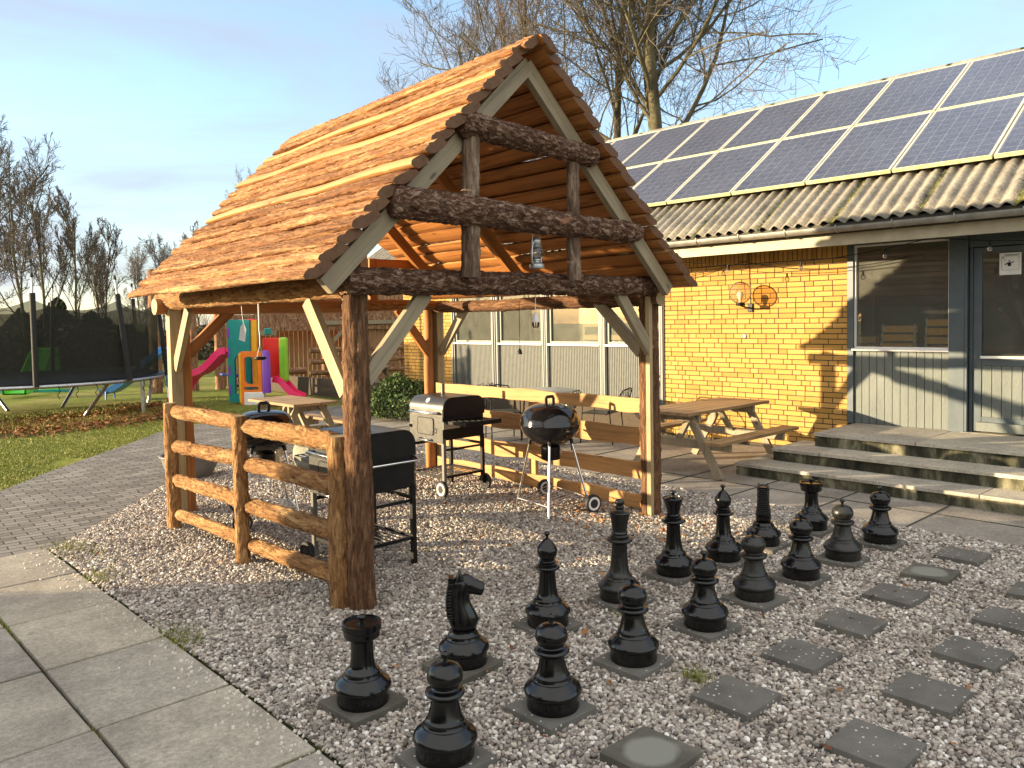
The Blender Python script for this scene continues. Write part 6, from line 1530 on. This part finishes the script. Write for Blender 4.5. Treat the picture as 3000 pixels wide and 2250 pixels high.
ug = leaf_cloud(42000, fn, 0.22, 5, 0.2).build('undergrowth', MT['hedge_brown']); tag(ug, 'dark tangled hedge growth behind the trampoline and the playhouse', 'undergrowth', None, 'stuff')
def fn(rr):
    s = rr.uniform(-4, 34); z = 3.6*rr.random()**1.3*(0.7+0.5*noise.noise(Vector((s*0.5, 1, 0))))
    return Vector((5.5+s*0.80+rr.uniform(-.9, .9), 38.5+s*0.38+rr.uniform(-.9, .9), z)), None
b = MB(); rr = random.Random(77)
for i in range(2600):
    p, _ = fn(rr); p.z = 0; h_ = rr.uniform(1.0, 3.6)*(0.7+0.6*noise.noise(Vector((p.x*0.6, 1, 0)))); q0 = p+Vector((rr.uniform(-.5, .5), rr.uniform(-.5, .5), h_*0.5)); q1 = q0+Vector((rr.uniform(-.7, .7), rr.uniform(-.7, .7), h_*0.5))
    b.tube([p, q0, q1], [0.02, 0.013, 0.006], 3, caps=False)
th = b.build('thicket', MT['twig_red']); tag(th, 'brown leafless thicket under the bare trees', 'thicket', None, 'stuff')
# leafy evergreen bush by the house
bu = empty('evergreen_bush', (8.72, 12.25, 0), 0, 'low dark green bush in front of the brick corner', 'bush')
def fn(rr):
    a = rr.uniform(0, 6.28); t = rr.random(); ph = math.acos(1-t); rad = (0.62+0.16*noise.noise(Vector((cos(a)*1.6, sin(a)*1.6, ph*2))))*rr.uniform(0.55, 1)**0.4
    return Vector((rad*1.0*sin(ph)*cos(a), rad*1.15*sin(ph)*sin(a), 0.06+rad*1.15*cos(ph))), None
leaf_cloud(9000, fn, 0.055, 9, 0.5).build('leaves', MT['leaf_green'], bu)
b = MB()
for i in range(14):
    a = rr.uniform(0, 6.28); b.tube([(0, 0, 0), (0.25*cos(a), 0.25*sin(a), 0.35), (0.45*cos(a), 0.5*sin(a), 0.6)], [0.012, 0.008, 0.003], 5)
b.build('stem', MT['twig'], bu)

# ------------------------------------------------------------------ loose plants and leaves
def blades(n, region, hmin, hmax, seed, wd=0.004):
    rr = random.Random(seed); V = []; Fc = []; k = 0
    while k < n:
        x, y = region(rr)
        h_ = rr.uniform(hmin, hmax)*(0.7+0.6*noise.noise(Vector((x*1.3, y*1.3, 0)))+0.2)
        a = rr.uniform(0, 6.28); l = rr.uniform(0.1, 0.7)*h_; c = len(V)
        V += [(x-wd*cos(a), y-wd*sin(a), -0.03), (x+wd*cos(a), y+wd*sin(a), -0.03), (x-l*sin(a), y+l*cos(a), -0.03+h_)]; Fc.append((c, c+1, c+2)); k += 1
    b = MB(); b.v = V; b.f = Fc; b.m = [0]*n; return b
def lawn_region(rr):
    while True:
        x = rr.uniform(-0.5, 9.0); y = rr.uniform(8.0, 20.0)
        if x < 0.12*y-1.2: continue
        e_ = 10.39+(x-1.92)*1.20 if x < 5.02 else 14.1+(x-5.02)*0.42
        if y > e_-0.03 and rr.random() < min(1, (13/(y+0.1))**2) and noise.noise(Vector((x*0.8, y*0.8, 2))) > -0.42: return x, y
gb = blades(130000, lawn_region, 0.010, 0.028, 3, 0.005).build('grass', MT['grassblade']); tag(gb, 'short green lawn grass beside the block paved path', 'grass', None, 'stuff')
def tuft_region(rr):
    c = rr.choice(((1.72, 4.62, .10), (1.73, 4.7, .14), (1.85, 7.1, .20), (1.80, 7.25, .16), (3.35, 2.25, .05), (1.74, 6.2, .10), (3.75, 3.0, .06)))
    return c[0]+rr.gauss(0, c[2]*0.5), c[1]+rr.gauss(0, c[2])
tf = blades(1600, tuft_region, 0.05, 0.085, 8, 0.003).build('weed_tufts', MT['grassblade']); tag(tf, 'small green weeds at the gravel edge', 'weeds', None, 'stuff')
poly('soil_strip', [(0.5, 17.3), (2.2, 15.6), (3.6, 15.3), (4.6, 15.6), (5.6, 15.9), (6.6, 16.9), (6.9, 18.4), (6.2, 19.0), (5.4, 18.2), (4.4, 18.4), (3.0, 18.6), (1.5, 19.0)], -0.024, MT['litter'])
def litter_region(rr):
    t = rr.random(); P_ = [(0.9, 17.9), (2.4, 17.0), (3.8, 16.7), (4.9, 16.9), (5.8, 17.2), (6.6, 18.2)]; f = t*(len(P_)-1); i = min(len(P_)-2, int(f)); f -= i
    return P_[i][0]+(P_[i+1][0]-P_[i][0])*f+rr.gauss(0, 0.3), P_[i][1]+(P_[i+1][1]-P_[i][1])*f+rr.gauss(0, 0.65)
wg = blades(6500, litter_region, 0.03, 0.15, 13, 0.006).build('rough_grass', MT['grassblade']); tag(wg, 'rough grass and weeds growing along the trampoline', 'grass', None, 'stuff')
def leaves(n, region, size, seed, z0=0.02):
    rr = random.Random(seed); b = MB(); V = []; Fc = []
    for i in range(n):
        x, y = region(rr); s_ = size*rr.uniform(0.5, 1.3); a = rr.uniform(0, 6.28); tl = rr.uniform(-0.7, 0.7); t2_ = rr.uniform(-.6, .6)
        R_ = Matrix.Rotation(a, 3, 'Z') @ Matrix.Rotation(tl, 3, 'X') @ Matrix.Rotation(t2_, 3, 'Y'); c = len(V); p = Vector((x, y, z0+rr.uniform(0, 0.012)+s_*0.2))
        for q_ in ((-0.5, 0, 0), (-0.15, 0.28, 0.10), (0.25, 0.24, 0.08), (0.55, 0, -0.03), (0.25, -0.24, 0.10), (-0.15, -0.28, 0.08)): V.append(tuple(p+R_ @ (Vector(q_)*s_)))
        Fc += [(c, c+1, c+2, c+3), (c, c+3, c+4, c+5)]
    b.v = V; b.f = Fc; b.m = [0]*len(Fc); return b
def stray_region(rr): return 1.675-abs(rr.gauss(0, 0.10)), rr.uniform(0.8, 7.3)
rr = random.Random(41); b = MB()
for i in range(420):
    x, y = stray_region(rr); s_ = rr.uniform(0.004, 0.011); ph = rr.uniform(0, 6)
    vs_ = [(x+s_*cos(ph+k*2*pi/6)*rr.uniform(.7, 1.2), y+s_*sin(ph+k*2*pi/6)*rr.uniform(.7, 1.2), 0.004) for k in range(6)]+[(x+s_*.6*cos(ph+k*2*pi/6), y+s_*.6*sin(ph+k*2*pi/6), 0.004+s_*rr.uniform(.7, 1.1)) for k in range(6)]
    b.add(vs_, [(k, (k+1) % 6, (k+1) % 6+6, k+6) for k in range(6)]+[tuple(range(6, 12))])
st2 = b.build('stray_pebbles', MT['pebble']); tag(st2, 'loose pebbles strayed onto the edge of the grey paving', 'pebbles', None, 'stuff')
def joint_region(rr):
    while True:
        if rr.random() < 0.55: x, y = 1.675-0.636*rr.choice((1, 2)), rr.uniform(1.5, 7.4)
        else: x, y = rr.uniform(0.2, 1.7), rr.choice([6.485-0.868*i for i in range(0, 6)])
        if noise.noise(Vector((x*2.3, y*2.3, 7))) > 0.05: return x+rr.gauss(0, 0.004), y+rr.gauss(0, 0.004)
jg = blades(2200, joint_region, 0.030, 0.045, 18, 0.0025).build('joint_weeds', MT['grassblade']); tag(jg, 'moss and tiny weeds in the joints of the grey paving', 'weeds', None, 'stuff')
def lr(rr):
    u = rr.random()
    if u < 0.45: return 5.62+rr.gauss(0, 0.25), 5.1+rr.gauss(0, 0.55)
    if u < 0.6: return 5.2+rr.gauss(0, 0.5), 4.0+rr.gauss(0, 0.6)
    return rr.uniform(1.9, 6.9), rr.uniform(0.2, 9.0)
lv_ = leaves(620, lr, 0.040, 21, 0.012).build('fallen_leaves', MT['leaf_brown']); tag(lv_, 'brown fallen leaves on the gravel', 'leaves', None, 'stuff')
lf = leaves(9000, litter_region, 0.075, 22, -0.01).build('leaf_litter', MT['leaf_brown']); tag(lf, 'orange brown leaf litter on the lawn before the trampoline', 'leaves', None, 'stuff')

# ------------------------------------------------------------------ unseen hedge, added left of the view to throw the low shade
hd = empty('garden_hedge', (-4.0, 5.0, 0), 0, 'tall clipped hedge along the left side of the garden', 'hedge')
HP = [(-4.0, 10.15), (-4.05, 8.0), (-4.1, 4.0), (-4.2, 0.0), (-4.3, -8.0)]
b = MB()
for (x0, y0), (x1, y1) in zip(HP, HP[1:]):
    b.box(((x0+x1)/2, (y0+y1)/2, 1.01), (0.5, abs(y1-y0), 2.02))
b.build('core', MT['leaf_dark'], hd, M=W2L(hd, I4))
def fn(rr):
    y = rr.uniform(-6, 10.25); top = rr.random() < 0.4; x = -4.1+rr.uniform(-.38, .38) if top else -4.1+rr.choice((-.33, .33))+rr.uniform(-.05, .05)
    z = 2.04+rr.uniform(-.05, .09)+0.06*noise.noise(Vector((0, y*1.5, 0))) if top else rr.uniform(0.05, 2.08); return Vector((x, y, z)), None
leaf_cloud(26000, fn, 0.085, 31, 0.2).build('leaves', MT['leaf_green'], hd, M=W2L(hd, I4))
